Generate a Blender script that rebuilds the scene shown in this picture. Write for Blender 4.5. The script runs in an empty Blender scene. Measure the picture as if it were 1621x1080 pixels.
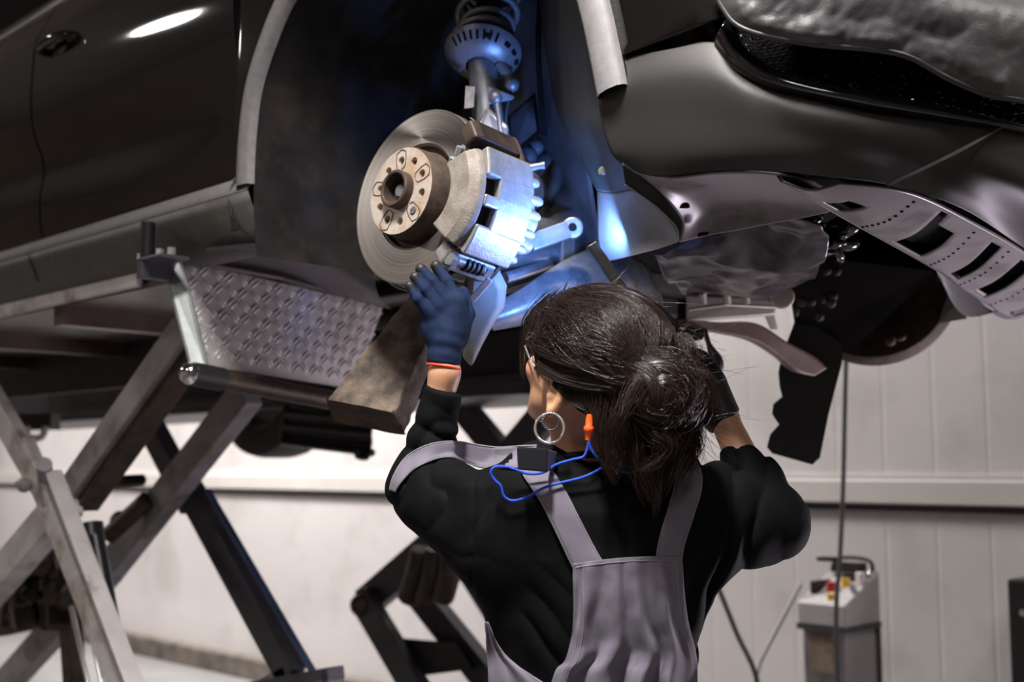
import bpy, bmesh, math, random
import numpy as np
from mathutils import Vector, Matrix, noise as mnoise
random.seed(7); rng = np.random.default_rng(7)
SC = bpy.context.scene; COL = SC.collection

# ------------------------------------------------------------------ camera, light, exposure
FPX = 1900.0; CX = 810.5; CY = 540.0; HY = 740.0            # focal length in pixels, image centre, horizon row
PITCH = math.atan((HY - CY) / FPX); EYE = Vector((0, 0, 1.35))
D0 = Vector((-1, 1, 0)).normalized(); RT = Vector((1, 1, 0)).normalized()
FW = (D0 * math.cos(PITCH) + Vector((0, 0, 1)) * math.sin(PITCH)).normalized()
UP = RT.cross(FW).normalized()
cd = bpy.data.cameras.new('camera'); cam = bpy.data.objects.new('camera', cd); COL.objects.link(cam)
cam.location = EYE; cam.rotation_euler = (math.pi / 2 + PITCH, 0, math.pi / 4)
cd.sensor_width = 36.0; cd.lens = 36.0 * FPX / 1621.0; cd.clip_start = 0.05; cd.clip_end = 60
cd.dof.use_dof = True; cd.dof.focus_distance = 1.98; cd.dof.aperture_fstop = 2.8; cd.dof.aperture_blades = 7
SC.camera = cam
SC.view_settings.view_transform = 'Standard'; SC.view_settings.look = 'None'
SC.view_settings.gamma = 1.0; SC.view_settings.exposure = 0.12; SC.view_settings.use_curve_mapping = False
w = bpy.data.worlds.new('garage_air'); SC.world = w; w.use_nodes = True
w.node_tree.nodes['Background'].inputs[0].default_value = (0.30, 0.27, 0.26, 1)
w.node_tree.nodes['Background'].inputs[1].default_value = 0.05

def area(name, loc, target, size, power, color=(1, 1, 1), size_y=None, shape='DISK', spread=180):
    l = bpy.data.lights.new(name, 'AREA'); l.shape = shape; l.size = size; l.energy = power; l.color = color
    if size_y: l.size_y = size_y
    l.spread = math.radians(spread)
    o = bpy.data.objects.new(name, l); COL.objects.link(o); o.location = loc
    o.rotation_euler = (Vector(target) - Vector(loc)).to_track_quat('-Z', 'Y').to_euler()
    return o
def ray(px, py):
    return FW + RT * ((px - CX) / FPX) + UP * ((CY - py) / FPX)
def P(px, py, t): return EYE + ray(px, py) * t
def PY(px, py, Y): r = ray(px, py); return EYE + r * (Y / r.y)
def PX(px, py, X): r = ray(px, py); return EYE + r * (X / r.x)
def PZ(px, py, Z): r = ray(px, py); return EYE + r * ((Z - EYE.z) / r.z)

# round high-bay ceiling lamps: x, y, z, watts
LAMPS = [(-1.2, -2.4, 4.3, 20), (1.6, -0.8, 4.3, 22), (-7.0, -1.05, 4.3, 70), (-6.0, 3.3, 4.3, 350), (-9.5, 2.6, 4.3, 170), (-3.2, 3.6, 4.3, 40), (0.6, 3.0, 4.3, 28)]
for i, (x, y, z, e) in enumerate(LAMPS):
    area('lamp_light', (x, y, z - 0.13), (x, y, 0), 0.5, e, (1.0, 0.95, 0.91))
# strip lamp hanging over the photographer, lights the mechanic's back
area('strip_light', (-0.75, 0.30, 3.75), (-1.32, 1.4, 1.35), 0.22, 30, (1.0, 0.95, 0.91), 0.5, 'RECTANGLE', 75)
# added cool strip lamp, out of view beyond the car, rims hair and lights the undersides
area('added_floor_light', (-0.80, 3.72, 0.6), (-1.25, 1.7, 1.7), 0.25, 24, (0.97, 0.84, 1.0), 0.8, 'RECTANGLE')

# ------------------------------------------------------------------ helpers
def tag(o, label=None, cat=None, group=None, kind=None):
    if label: o['label'] = label
    if cat: o['category'] = cat
    if group: o['group'] = group
    if kind: o['kind'] = kind
    return o
def thing(name, label, cat, loc=(0, 0, 0), group=None):
    o = bpy.data.objects.new(name, None); COL.objects.link(o); o.location = loc; o.empty_display_size = 0.1
    return tag(o, label, cat, group)
def fin(name, me, m, parent=None, smooth=None, bevel=0, solid=0, sub=0):
    """link a mesh given in world coordinates under parent (keeps it in place)"""
    o = bpy.data.objects.new(name, me); COL.objects.link(o)
    if m is not None and not me.materials: me.materials.append(m)
    if parent is not None:
        o.parent = parent
        q = parent; off = Vector((0, 0, 0))
        while q is not None: off += q.location; q = q.parent
        me.transform(Matrix.Translation(-off))
    else:
        n = len(me.vertices)
        co = np.empty(n * 3); me.vertices.foreach_get('co', co); co = co.reshape(-1, 3)
        c = Vector(((co[:, 0].min() + co[:, 0].max()) / 2, (co[:, 1].min() + co[:, 1].max()) / 2, co[:, 2].min()))
        me.transform(Matrix.Translation(-c)); o.location = c
    if smooth is not None:
        for p in me.polygons: p.use_smooth = True
        if smooth < 170:
            bm = bmesh.new(); bm.from_mesh(me); a = math.radians(smooth)
            for e in bm.edges:
                if len(e.link_faces) == 2 and e.calc_face_angle(0) > a: e.smooth = False
            bm.to_mesh(me); bm.free()
    if solid:
        s = o.modifiers.new('s', 'SOLIDIFY'); s.thickness = solid; s.offset = 0
    if bevel:
        b = o.modifiers.new('b', 'BEVEL'); b.width = bevel; b.segments = 2; b.limit_method = 'ANGLE'; b.angle_limit = math.radians(35)
        b.harden_normals = False
    if sub:
        s = o.modifiers.new('u', 'SUBSURF'); s.levels = sub; s.render_levels = sub
    return o
class MB:
    def __init__(s): s.bm = bmesh.new()
    def poly(s, pts): return s.bm.faces.new([s.bm.verts.new(p) for p in pts])
    def hexa(s, a, b):
        """two quads (4 points each, same winding) joined into a closed solid"""
        va = [s.bm.verts.new(p) for p in a]; vb = [s.bm.verts.new(p) for p in b]; n = len(va)
        s.bm.faces.new(va[::-1]); s.bm.faces.new(vb)
        for i in range(n): s.bm.faces.new((va[i], va[(i + 1) % n], vb[(i + 1) % n], vb[i]))
        return s
    def box(s, lo, hi, M=None):
        x0, y0, z0 = lo; x1, y1, z1 = hi
        a = [Vector(q) for q in ((x0, y0, z0), (x1, y0, z0), (x1, y1, z0), (x0, y1, z0))]
        b = [Vector(q) for q in ((x0, y0, z1), (x1, y0, z1), (x1, y1, z1), (x0, y1, z1))]
        if M is not None: a = [M @ q for q in a]; b = [M @ q for q in b]
        return s.hexa(a, b)
    def beam(s, p0, p1, wide, deep, side=Vector((0, 1, 0))):
        """box beam from p0 to p1; deep along side, wide across"""
        p0 = Vector(p0); p1 = Vector(p1); d = (p1 - p0).normalized(); sd = (side - d * side.dot(d)).normalized(); w = d.cross(sd)
        q = lambda p: [p + w * wide / 2 * i + sd * deep / 2 * j for i, j in ((-1, -1), (1, -1), (1, 1), (-1, 1))]
        return s.hexa(q(p0), q(p1))
    def tube(s, pts, r, seg=10, cap=True, closed=False):
        pts = [Vector(p) for p in pts]; n = len(pts); rr = r if isinstance(r, (list, tuple)) else [r] * n
        rings = []; prev = None
        for i, p in enumerate(pts):
            if closed: d = pts[(i + 1) % n] - pts[i - 1]
            else: d = pts[min(i + 1, n - 1)] - pts[max(i - 1, 0)]
            d.normalize()
            if prev is None: a = d.orthogonal().normalized()
            else:
                a = prev - d * prev.dot(d)
                a = a.normalized() if a.length > 1e-6 else d.orthogonal().normalized()
            prev = a; b = d.cross(a)
            rings.append([s.bm.verts.new(p + (a * math.cos(2 * math.pi * k / seg) + b * math.sin(2 * math.pi * k / seg)) * rr[i]) for k in range(seg)])
        for i in range(n if closed else n - 1):
            A = rings[i]; B = rings[(i + 1) % n]
            for k in range(seg): s.bm.faces.new((A[k], A[(k + 1) % seg], B[(k + 1) % seg], B[k]))
        if cap and not closed: s.bm.faces.new(rings[0][::-1]); s.bm.faces.new(rings[-1])
        return s
    def cyl(s, p0, p1, r0, r1=None, seg=24): return s.tube([p0, p1], [r0, r0 if r1 is None else r1], seg)
    def lathe(s, c, ax, prof, seg=48, a0=0, a1=360, closed=False, up=None):
        """revolve (radius, height) profile about axis ax through c"""
        c = Vector(c); ax = Vector(ax).normalized(); u = (up - ax * up.dot(ax)).normalized() if up is not None else ax.orthogonal().normalized(); v = ax.cross(u)
        full = abs(a1 - a0) >= 359.9; n = seg if full else seg + 1; rings = []
        for k in range(n):
            a = math.radians(a0 + (a1 - a0) * k / seg)
            rings.append([s.bm.verts.new(c + ax * h + (u * math.cos(a) + v * math.sin(a)) * r) for r, h in prof])
        m = len(prof)
        for k in range(n if full else n - 1):
            A = rings[k]; B = rings[(k + 1) % n]
            for j in range(m if closed else m - 1):
                s.bm.faces.new((A[j], B[j], B[(j + 1) % m], A[(j + 1) % m]))
        if closed and not full: s.bm.faces.new(rings[0]); s.bm.faces.new(rings[-1][::-1])
        return s
    def ball(s, c, r, seg=20, sc=None, M=None):
        m = Matrix.Translation(Vector(c)) @ (M.to_4x4() if M is not None else Matrix.Identity(4)) @ Matrix.Diagonal((*(sc or (1, 1, 1)), 1))
        bmesh.ops.create_uvsphere(s.bm, u_segments=seg, v_segments=seg // 2 + 2, radius=r, matrix=m); return s
    def grid(s, rows, close_v=False):
        vs = [[s.bm.verts.new(p) for p in r] for r in rows]
        for i in range(len(vs) - 1):
            for j in range(len(vs[0]) - 1): s.bm.faces.new((vs[i][j], vs[i][j + 1], vs[i + 1][j + 1], vs[i + 1][j]))
            if close_v: s.bm.faces.new((vs[i][-1], vs[i][0], vs[i + 1][0], vs[i + 1][-1]))
        return s
    def build(s, name, m, parent=None, **k):
        bmesh.ops.remove_doubles(s.bm, verts=s.bm.verts, dist=1e-6)
        bmesh.ops.recalc_face_normals(s.bm, faces=s.bm.faces)
        me = bpy.data.meshes.new(name); s.bm.to_mesh(me); s.bm.free()
        return fin(name, me, m, parent, **k)
def catmull(pts, n, closed=False):
    pts = [Vector(p) for p in pts]; m = len(pts); out = []
    tot = m if closed else m - 1
    for k in range(n):
        u = k / (n if closed else n - 1) * tot; i = min(int(u), tot - 1); f = u - i
        g = (lambda j: pts[j % m]) if closed else (lambda j: pts[min(max(j, 0), m - 1)])
        a, b, c, d = g(i - 1), g(i), g(i + 1), g(i + 2)
        out.append(0.5 * ((2 * b) + (c - a) * f + (2 * a - 5 * b + 4 * c - d) * f * f + (3 * b - a - 3 * c + d) * f ** 3))
    return out
def loft(rows, nu, nv):
    rs = [catmull(r, nu) for r in rows]
    cols = [catmull([r[j] for r in rs], nv) for j in range(nu)]
    return [[cols[j][i] for j in range(nu)] for i in range(nv)]
def mesh_np(name, v, f):
    me = bpy.data.meshes.new(name); v = np.asarray(v, np.float32); f = np.asarray(f, np.int32)
    me.vertices.add(len(v)); me.vertices.foreach_set('co', v.ravel())
    k = f.shape[1]; me.loops.add(f.size); me.loops.foreach_set('vertex_index', f.ravel())
    me.polygons.add(len(f)); me.polygons.foreach_set('loop_start', np.arange(0, f.size, k, dtype=np.int32))
    me.update(calc_edges=True); me.validate(); return me
def N3(p, s=1.0): return mnoise.noise(Vector(p) * s)

# ------------------------------------------------------------------ materials
def mat(name, col, rough=0.5, metal=0.0, var=0.0, vs=8.0, col2=None, bump=0.0, bs=120.0, coat=0.0, spec=0.5, rvar=0.0,
        weave=0.0, ws=900.0, dirt=None, ds=3.0, da=0.5, stretch=(1, 1, 1), sheen=0.0, sss=0.0, emit=None, es=0.0, aniso=0.0):
    m = bpy.data.materials.new(name); m.use_nodes = True; nt = m.node_tree; N = nt.nodes; L = nt.links
    b = N['Principled BSDF']; b.inputs['Roughness'].default_value = rough; b.inputs['Metallic'].default_value = metal
    b.inputs['Specular IOR Level'].default_value = spec; b.inputs['Coat Weight'].default_value = coat; b.inputs['Coat Roughness'].default_value = 0.04
    b.inputs['Base Color'].default_value = (*col, 1); b.inputs['Sheen Weight'].default_value = sheen
    b.inputs['Subsurface Weight'].default_value = sss; b.inputs['Subsurface Radius'].default_value = (0.01, 0.004, 0.002); b.inputs['Subsurface Scale'].default_value = 1.0
    b.inputs['Anisotropic'].default_value = aniso
    if emit: b.inputs['Emission Color'].default_value = (*emit, 1); b.inputs['Emission Strength'].default_value = es
    tc = N.new('ShaderNodeTexCoord'); mp = N.new('ShaderNodeMapping'); mp.inputs['Scale'].default_value = stretch
    L.new(tc.outputs['Object'], mp.inputs['Vector'])
    def ntex(s, det=6):
        t = N.new('ShaderNodeTexNoise'); t.inputs['Scale'].default_value = s; t.inputs['Detail'].default_value = det; t.inputs['Roughness'].default_value = 0.6
        L.new(mp.outputs[0], t.inputs['Vector']); return t
    out = None
    if var or col2:
        t = ntex(vs); r = N.new('ShaderNodeValToRGB'); r.color_ramp.elements[0].position = 0.35; r.color_ramp.elements[1].position = 0.65
        c2 = col2 if col2 else tuple(min(1, c * (1 + var)) for c in col); c1 = col if col2 else tuple(c * (1 - var) for c in col)
        r.color_ramp.elements[0].color = (*c1, 1); r.color_ramp.elements[1].color = (*c2, 1)
        L.new(t.outputs['Fac'], r.inputs[0]); out = r.outputs[0]
    if dirt:
        t = ntex(ds, 8); r = N.new('ShaderNodeValToRGB'); r.color_ramp.elements[0].position = 0.52; r.color_ramp.elements[1].position = 0.68
        L.new(t.outputs['Fac'], r.inputs[0]); mu = N.new('ShaderNodeMath'); mu.operation = 'MULTIPLY'; mu.inputs[1].default_value = da; L.new(r.outputs[0], mu.inputs[0])
        mx = N.new('ShaderNodeMix'); mx.data_type = 'RGBA'; L.new(mu.outputs[0], mx.inputs[0])
        if out: L.new(out, mx.inputs[6])
        else: mx.inputs[6].default_value = (*col, 1)
        mx.inputs[7].default_value = (*dirt, 1); out = mx.outputs[2]
    if out: L.new(out, b.inputs['Base Color'])
    if rvar:
        t = ntex(vs * 2.3); mr = N.new('ShaderNodeMapRange'); mr.inputs[3].default_value = max(0, rough - rvar); mr.inputs[4].default_value = min(1, rough + rvar)
        L.new(t.outputs['Fac'], mr.inputs[0]); L.new(mr.outputs[0], b.inputs['Roughness'])
    hgt = None
    if bump:
        t = ntex(bs); bp = N.new('ShaderNodeBump'); bp.inputs['Strength'].default_value = bump; bp.inputs['Distance'].default_value = 0.002
        L.new(t.outputs['Fac'], bp.inputs['Height']); hgt = bp
    if weave:
        wv = N.new('ShaderNodeTexWave'); wv.inputs['Scale'].default_value = ws; wv.bands_direction = 'DIAGONAL'; L.new(tc.outputs['Object'], wv.inputs['Vector'])
        bp = N.new('ShaderNodeBump'); bp.inputs['Strength'].default_value = weave; bp.inputs['Distance'].default_value = 0.0005
        L.new(wv.outputs['Fac'], bp.inputs['Height'])
        if hgt: L.new(hgt.outputs[0], bp.inputs['Normal'])
        hgt = bp
    if hgt: L.new(hgt.outputs[0], b.inputs['Normal'])
    return m
M = {}
M['wall'] = mat('painted_wall_panel', (0.58, 0.55, 0.55), 0.55, var=0.05, vs=1.2, dirt=(0.40, 0.37, 0.35), ds=2.2, da=0.5, bump=0.1, bs=60)
nt = M['wall'].node_tree                                            # vertical panel seams and soft ribs every 17 cm
tc = nt.nodes.new('ShaderNodeTexCoord'); sx = nt.nodes.new('ShaderNodeSeparateXYZ'); nt.links.new(tc.outputs['Object'], sx.inputs[0])
m1 = nt.nodes.new('ShaderNodeMath'); m1.operation = 'MULTIPLY'; m1.inputs[1].default_value = 1 / 0.21; nt.links.new(sx.outputs[0], m1.inputs[0])
m2 = nt.nodes.new('ShaderNodeMath'); m2.operation = 'PINGPONG'; m2.inputs[1].default_value = 0.5; nt.links.new(m1.outputs[0], m2.inputs[0])
r_ = nt.nodes.new('ShaderNodeValToRGB'); r_.color_ramp.elements[0].position = 0.0; r_.color_ramp.elements[0].color = (0, 0, 0, 1); r_.color_ramp.elements[1].position = 0.05
nt.links.new(m2.outputs[0], r_.inputs[0]); bp = nt.nodes.new('ShaderNodeBump'); bp.inputs['Strength'].default_value = 0.25; bp.inputs['Distance'].default_value = 0.004
nt.links.new(r_.outputs[0], bp.inputs['Height']); nt.links.new(bp.outputs[0], nt.nodes['Principled BSDF'].inputs['Normal'])
M['trimw'] = mat('painted_trim', (0.58, 0.55, 0.53), 0.45, var=0.04, vs=3)
M['darkline'] = mat('dark_seam_and_shadow_line', (0.05, 0.045, 0.045), 0.6)
M['kerb'] = mat('kerb_concrete', (0.13, 0.11, 0.095), 0.8, var=0.4, vs=9)
M['floor'] = mat('concrete_floor', (0.24, 0.235, 0.235), 0.35, var=0.12, vs=1.5, dirt=(0.2, 0.19, 0.18), ds=2, da=0.4, bump=0.1)
M['ceil'] = mat('ceiling_board', (0.12, 0.10, 0.09), 0.8, var=0.1, vs=2)
M['farwall'] = mat('brown_wall', (0.36, 0.27, 0.21), 0.7, var=0.15, vs=1)
M['paint'] = mat('black_car_paint', (0.0035, 0.003, 0.0028), 0.6, coat=1.0, spec=0.05)
M['gloss'] = mat('gloss_black_plastic', (0.006, 0.006, 0.007), 0.12, coat=0.6)
M['clad'] = mat('grey_textured_cladding', (0.19, 0.183, 0.19), 0.5, var=0.12, vs=60, bump=0.35, bs=900)
M['cladd'] = mat('dirty_grey_cladding', (0.075, 0.072, 0.068), 0.5, var=0.15, vs=25, dirt=(0.22, 0.16, 0.10), ds=24, da=0.18, bump=0.3, bs=600)
M['bumper'] = mat('matte_dark_bumper_plastic', (0.024, 0.022, 0.0215), 0.5, var=0.08, vs=300, bump=0.18, bs=1200, spec=0.5)
M['liner'] = mat('wheel_liner_felt', (0.013, 0.012, 0.012), 0.7, var=0.4, vs=12, bump=0.4, bs=90, dirt=(0.05, 0.037, 0.025), ds=9, da=0.5, spec=0.25)
M['chassis'] = mat('painted_inner_panel', (0.10, 0.105, 0.12), 0.5, var=0.25, vs=10, bump=0.15, bs=60, dirt=(0.05, 0.045, 0.04), ds=8, da=0.6)
M['linerf'] = mat('olive_liner_felt', (0.04, 0.043, 0.036), 0.6, var=0.25, vs=14, bump=0.2, bs=200, dirt=(0.05, 0.05, 0.045), ds=6, da=0.5)
M['shield'] = mat('grey_splash_shield', (0.30, 0.30, 0.27), 0.55, var=0.12, vs=14, bump=0.15, bs=300, dirt=(0.16, 0.15, 0.12), ds=6, da=0.5)
M['under'] = mat('underbody_dark', (0.045, 0.038, 0.036), 0.45, var=0.4, vs=6, bump=0.2, bs=30)
M['tray'] = mat('grey_undertray', (0.27, 0.245, 0.265), 0.30, var=0.15, vs=7, bump=0.06, bs=30, dirt=(0.06, 0.05, 0.05), ds=7, da=0.8)
M['pan'] = mat('oily_dark_cover', (0.05, 0.04, 0.045), 0.25, var=0.5, vs=6, bump=0.1, bs=25)
M['void'] = mat('dark_parts_and_shade', (0.008, 0.007, 0.007), 0.9, var=0.3, vs=12, spec=0.1)
M['steel'] = mat('dusty_steel', (0.23, 0.235, 0.25), 0.42, metal=0.55, var=0.25, vs=22, bump=0.25, bs=160, rvar=0.1)
M['alum'] = mat('cast_aluminium', (0.36, 0.355, 0.35), 0.42, metal=0.6, var=0.15, vs=40, bump=0.4, bs=260)
M['cast'] = mat('rough_brown_casting', (0.20, 0.17, 0.145), 0.6, metal=0.2, col2=(0.32, 0.29, 0.26), vs=30, bump=0.7, bs=350)
M['disc'] = mat('machined_disc_face', (0.45, 0.41, 0.38), 0.36, metal=1.0, aniso=0.6)
M['rusty'] = mat('rusty_hub_face', (0.62, 0.57, 0.52), 0.5, metal=0.35, col2=(0.47, 0.33, 0.23), vs=26, bump=0.4, bs=220)
M['rustdk'] = mat('dark_rust', (0.028, 0.020, 0.016), 0.7, col2=(0.075, 0.045, 0.028), vs=40, bump=0.5, bs=150)
M['black'] = mat('black_rubber', (0.012, 0.012, 0.013), 0.55, bump=0.1, bs=80)
M['blackm'] = mat('black_metal', (0.02, 0.02, 0.022), 0.35, metal=0.3, bump=0.1, bs=60)
M['leather'] = mat('black_leatherette', (0.050, 0.050, 0.054), 0.38, var=0.2, vs=14, bump=0.35, bs=420, rvar=0.12, spec=0.6)
M['piping'] = mat('leatherette_piping', (0.035, 0.034, 0.035), 0.35, bump=0.2, bs=400)
M['liftw'] = mat('worn_white_lift_paint', (0.60, 0.575, 0.565), 0.45, var=0.12, vs=7, dirt=(0.20, 0.14, 0.09), ds=8, da=0.8, bump=0.15, bs=40)
M['liftg'] = mat('worn_grey_lift_paint', (0.27, 0.255, 0.27), 0.38, var=0.15, vs=6, dirt=(0.10, 0.06, 0.04), ds=7, da=0.7, bump=0.12, bs=40)
M['liftd'] = mat('dark_grey_lift_paint', (0.050, 0.048, 0.060), 0.4, var=0.2, vs=6, dirt=(0.05, 0.035, 0.03), ds=7, da=0.7, bump=0.12, bs=40)
M['liftb'] = mat('lift_underside_brown', (0.13, 0.085, 0.07), 0.32, col2=(0.05, 0.035, 0.03), vs=3.5, bump=0.1, bs=20)
M['liftblue'] = mat('blue_lift_paint', (0.045, 0.07, 0.14), 0.4, var=0.2, vs=10)
M['galv'] = mat('galvanised_edge', (0.33, 0.36, 0.36), 0.48, metal=0.5, var=0.2, vs=14, bump=0.15, bs=50)
M['plate'] = mat('chequer_plate_metal', (0.68, 0.65, 0.64), 0.42, metal=0.55, var=0.08, vs=12, dirt=(0.3, 0.25, 0.22), ds=9, da=0.3, bump=0.15, bs=90)
M['chrome'] = mat('chrome_rod', (0.75, 0.76, 0.78), 0.12, metal=1)
M['grease'] = mat('greasy_black_steel', (0.02, 0.017, 0.015), 0.5, col2=(0.07, 0.045, 0.03), vs=20, bump=0.4, bs=60, metal=0.3)
M['wood'] = mat('weathered_block', (0.045, 0.036, 0.03), 0.85, col2=(0.22, 0.165, 0.125), vs=16, bump=1.0, bs=180, stretch=(1, 1, 1))
M['woode'] = mat('dark_block_end', (0.035, 0.025, 0.018), 0.8, col2=(0.10, 0.06, 0.03), vs=14, bump=0.8, bs=90)
M['tyre'] = mat('tyre_rubber', (0.02, 0.019, 0.018), 0.65, bump=0.2, bs=60)
M['creamy'] = mat('pale_subframe_alloy', (0.55, 0.52, 0.48), 0.42, metal=0.35, var=0.12, vs=10, bump=0.15, bs=60)
M['brownarm'] = mat('brown_coated_arm', (0.17, 0.115, 0.095), 0.45, var=0.25, vs=8, bump=0.2, bs=60)
M['cable'] = mat('dark_cable_sheath', (0.05, 0.05, 0.052), 0.5)
M['skin'] = mat('skin', (0.62, 0.33, 0.20), 0.45, var=0.06, vs=30, bump=0.08, bs=500, sss=0.15)
M['shirt'] = mat('black_cotton_jersey', (0.0032, 0.0036, 0.0045), 0.8, var=0.15, vs=60, bump=0.3, bs=700, sheen=0.0, spec=0.1)
M['denim'] = mat('grey_lilac_twill', (0.17, 0.155, 0.20), 0.75, var=0.06, vs=40, weave=0.35, ws=700, sheen=0.15, spec=0.3)
M['stitch'] = mat('lilac_stitching', (0.28, 0.26, 0.31), 0.8)
M['strapdk'] = mat('dark_elastic_webbing', (0.008, 0.008, 0.012), 0.8, weave=0.5, ws=500, spec=0.15)
M['glove'] = mat('blue_lit_knit_glove', (0.009, 0.019, 0.055), 0.75, var=0.15, vs=60, bump=0.4, bs=900, spec=0.15)  # blue tint of the hand lamp is put into the knit colour
M['glovep'] = mat('black_coated_fingertip', (0.012, 0.012, 0.015), 0.5, bump=0.3, bs=500)
M['red'] = mat('red_cuff_piping', (0.75, 0.05, 0.02), 0.6)
M['hair'] = mat('dark_brown_hair', (0.018, 0.009, 0.006), 0.33, var=0.3, vs=200, spec=0.6)
nt = M['hair'].node_tree; tr = nt.nodes.new('ShaderNodeBsdfTranslucent'); tr.inputs[0].default_value = (0.40, 0.10, 0.06, 1); mx = nt.nodes.new('ShaderNodeMixShader'); mx.inputs[0].default_value = 0.10
nt.links.new(nt.nodes['Principled BSDF'].outputs[0], mx.inputs[1]); nt.links.new(tr.outputs[0], mx.inputs[2]); nt.links.new(mx.outputs[0], nt.nodes['Material Output'].inputs[0])
M['scalp'] = mat('hair_under_mass', (0.008, 0.005, 0.004), 0.6, bump=0.5, bs=200)
M['silver'] = mat('silver_hoop', (0.85, 0.82, 0.82), 0.2, metal=0.85)
M['bead'] = mat('dark_bead_metal', (0.10, 0.09, 0.10), 0.3, metal=0.6)
M['cord'] = mat('blue_cord', (0.01, 0.07, 0.62), 0.5, bump=0.5, bs=900)
M['orange'] = mat('orange_foam_plug', (1.0, 0.11, 0.015), 0.45)
M['grip'] = mat('black_lamp_housing', (0.02, 0.018, 0.017), 0.35)
M['led'] = mat('led_strip', (0.8, 0.9, 1), 0.4, emit=(0.45, 0.65, 1.0), es=12)
M['cabg'] = mat('cabinet_grey', (0.42, 0.40, 0.41), 0.5, var=0.08, vs=6, dirt=(0.25, 0.22, 0.2), ds=9, da=0.4)
M['cabl'] = mat('cabinet_lilac', (0.34, 0.31, 0.33), 0.5, var=0.05, vs=6)
M['label'] = mat('brown_label', (0.24, 0.18, 0.13), 0.6, var=0.3, vs=40)
M['redk'] = mat('red_knob', (0.42, 0.03, 0.02), 0.4); M['yel'] = mat('yellow_ring', (0.75, 0.42, 0.04), 0.45); M['white'] = mat('white_plastic', (0.8, 0.76, 0.74), 0.4)
M['lampglow'] = mat('lamp_diffuser', (1, 1, 1), 0.4, emit=(1, 0.95, 0.9), es=9)
M['glass'] = mat('dark_window_glass', (0.02, 0.018, 0.016), 0.05, coat=0.5)
M['sticker'] = mat('dusty_sticker', (0.20, 0.17, 0.14), 0.6, var=0.3, vs=50)

def ringed(m, c, n):
    """fine turning rings round the axis through c (mesh coordinates) along n"""
    nt = m.node_tree; N = nt.nodes; L = nt.links; tc = N.new('ShaderNodeTexCoord')
    a = N.new('ShaderNodeVectorMath'); a.operation = 'SUBTRACT'; a.inputs[1].default_value = c; L.new(tc.outputs['Object'], a.inputs[0])
    b = N.new('ShaderNodeVectorMath'); b.operation = 'CROSS_PRODUCT'; b.inputs[1].default_value = n; L.new(a.outputs[0], b.inputs[0])
    d = N.new('ShaderNodeVectorMath'); d.operation = 'LENGTH'; L.new(b.outputs[0], d.inputs[0])
    t = N.new('ShaderNodeTexNoise'); t.noise_dimensions = '1D'; t.inputs['Scale'].default_value = 260; t.inputs['Detail'].default_value = 5; L.new(d.outputs['Value'], t.inputs['W'])
    r = N.new('ShaderNodeValToRGB'); r.color_ramp.elements[0].position = .35; r.color_ramp.elements[1].position = .65
    r.color_ramp.elements[0].color = (.33, .30, .28, 1); r.color_ramp.elements[1].color = (.44, .40, .37, 1); L.new(t.outputs['Fac'], r.inputs[0]); L.new(r.outputs[0], N['Principled BSDF'].inputs['Base Color'])
    bp = N.new('ShaderNodeBump'); bp.inputs['Strength'].default_value = .12; bp.inputs['Distance'].default_value = .0004; L.new(t.outputs['Fac'], bp.inputs['Height']); L.new(bp.outputs[0], N['Principled BSDF'].inputs['Normal'])
# ------------------------------------------------------------------ the setting
def struct(name, lo, hi, m, **k): return tag(MB().box(lo, hi).build(name, m, **k), kind='structure')
WY = 4.45
struct('floor', (-16, -5, -0.1), (5, WY + 0.2, 0), M['floor'])
struct('wall_back', (-16, WY, 0), (5, WY + 0.15, 5.0), M['wall'])
struct('wall_left', (-16.15, -5, 0), (-16, WY + 0.15, 5.0), M['farwall'])
struct('wall_right', (5, -5, 0), (5.15, WY + 0.15, 5.0), M['farwall'])
struct('wall_front', (-16, -5.15, 0), (5, -5, 5.0), M['farwall'])
struct('ceiling', (-16, -5, 4.6), (5, WY, 4.7), M['ceil'])
struct('trim_1', (-16, WY - 0.03, 1.205), (5, WY, 1.30), M['trimw'], bevel=0.006)
struct('trim_shadow_line', (-16, WY - 0.012, 1.178), (5, WY, 1.205), M['darkline'])  # dark strip painted in as the shadow line under the band
struct('trim_3', (-16, WY - 0.018, 1.30), (5, WY, 1.318), M['trimw'])
struct('baseboard_back', (-16, WY - 0.09, 0), (5, WY, 0.13), M['kerb'], bevel=0.008)
LAMPPLACE = ['above the photographer', 'at the right behind the photographer', 'at the left behind the photographer', 'near the back wall left of the lift',
             'far left along the back wall', 'close to the back wall behind the car', 'near the back wall at the right']
for i, (x, y, z, e) in enumerate(LAMPS):
    t = thing('ceiling_lamp', 'round high bay ceiling lamp ' + LAMPPLACE[i], 'lamp', (x, y, 4.6), 'ceiling lamps')
    MB().lathe((x, y, z), (0, 0, 1), [(0.31, -0.12), (0.29, -0.06), (0.2, 0.06), (0.12, 0.16), (0.0, 0.16)], 32).build('lamp_shade', M['blackm'], t, smooth=40)
    MB().lathe((x, y, z - 0.10), (0, 0, 1), [(0.0, 0), (0.28, 0.0), (0.28, 0.01), (0, 0.01)], 32).build('diffuser', M['lampglow'], t)
    MB().cyl((x, y, z + 0.15), (x, y, 4.6), 0.02).build('stem', M['blackm'], t)
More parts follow.
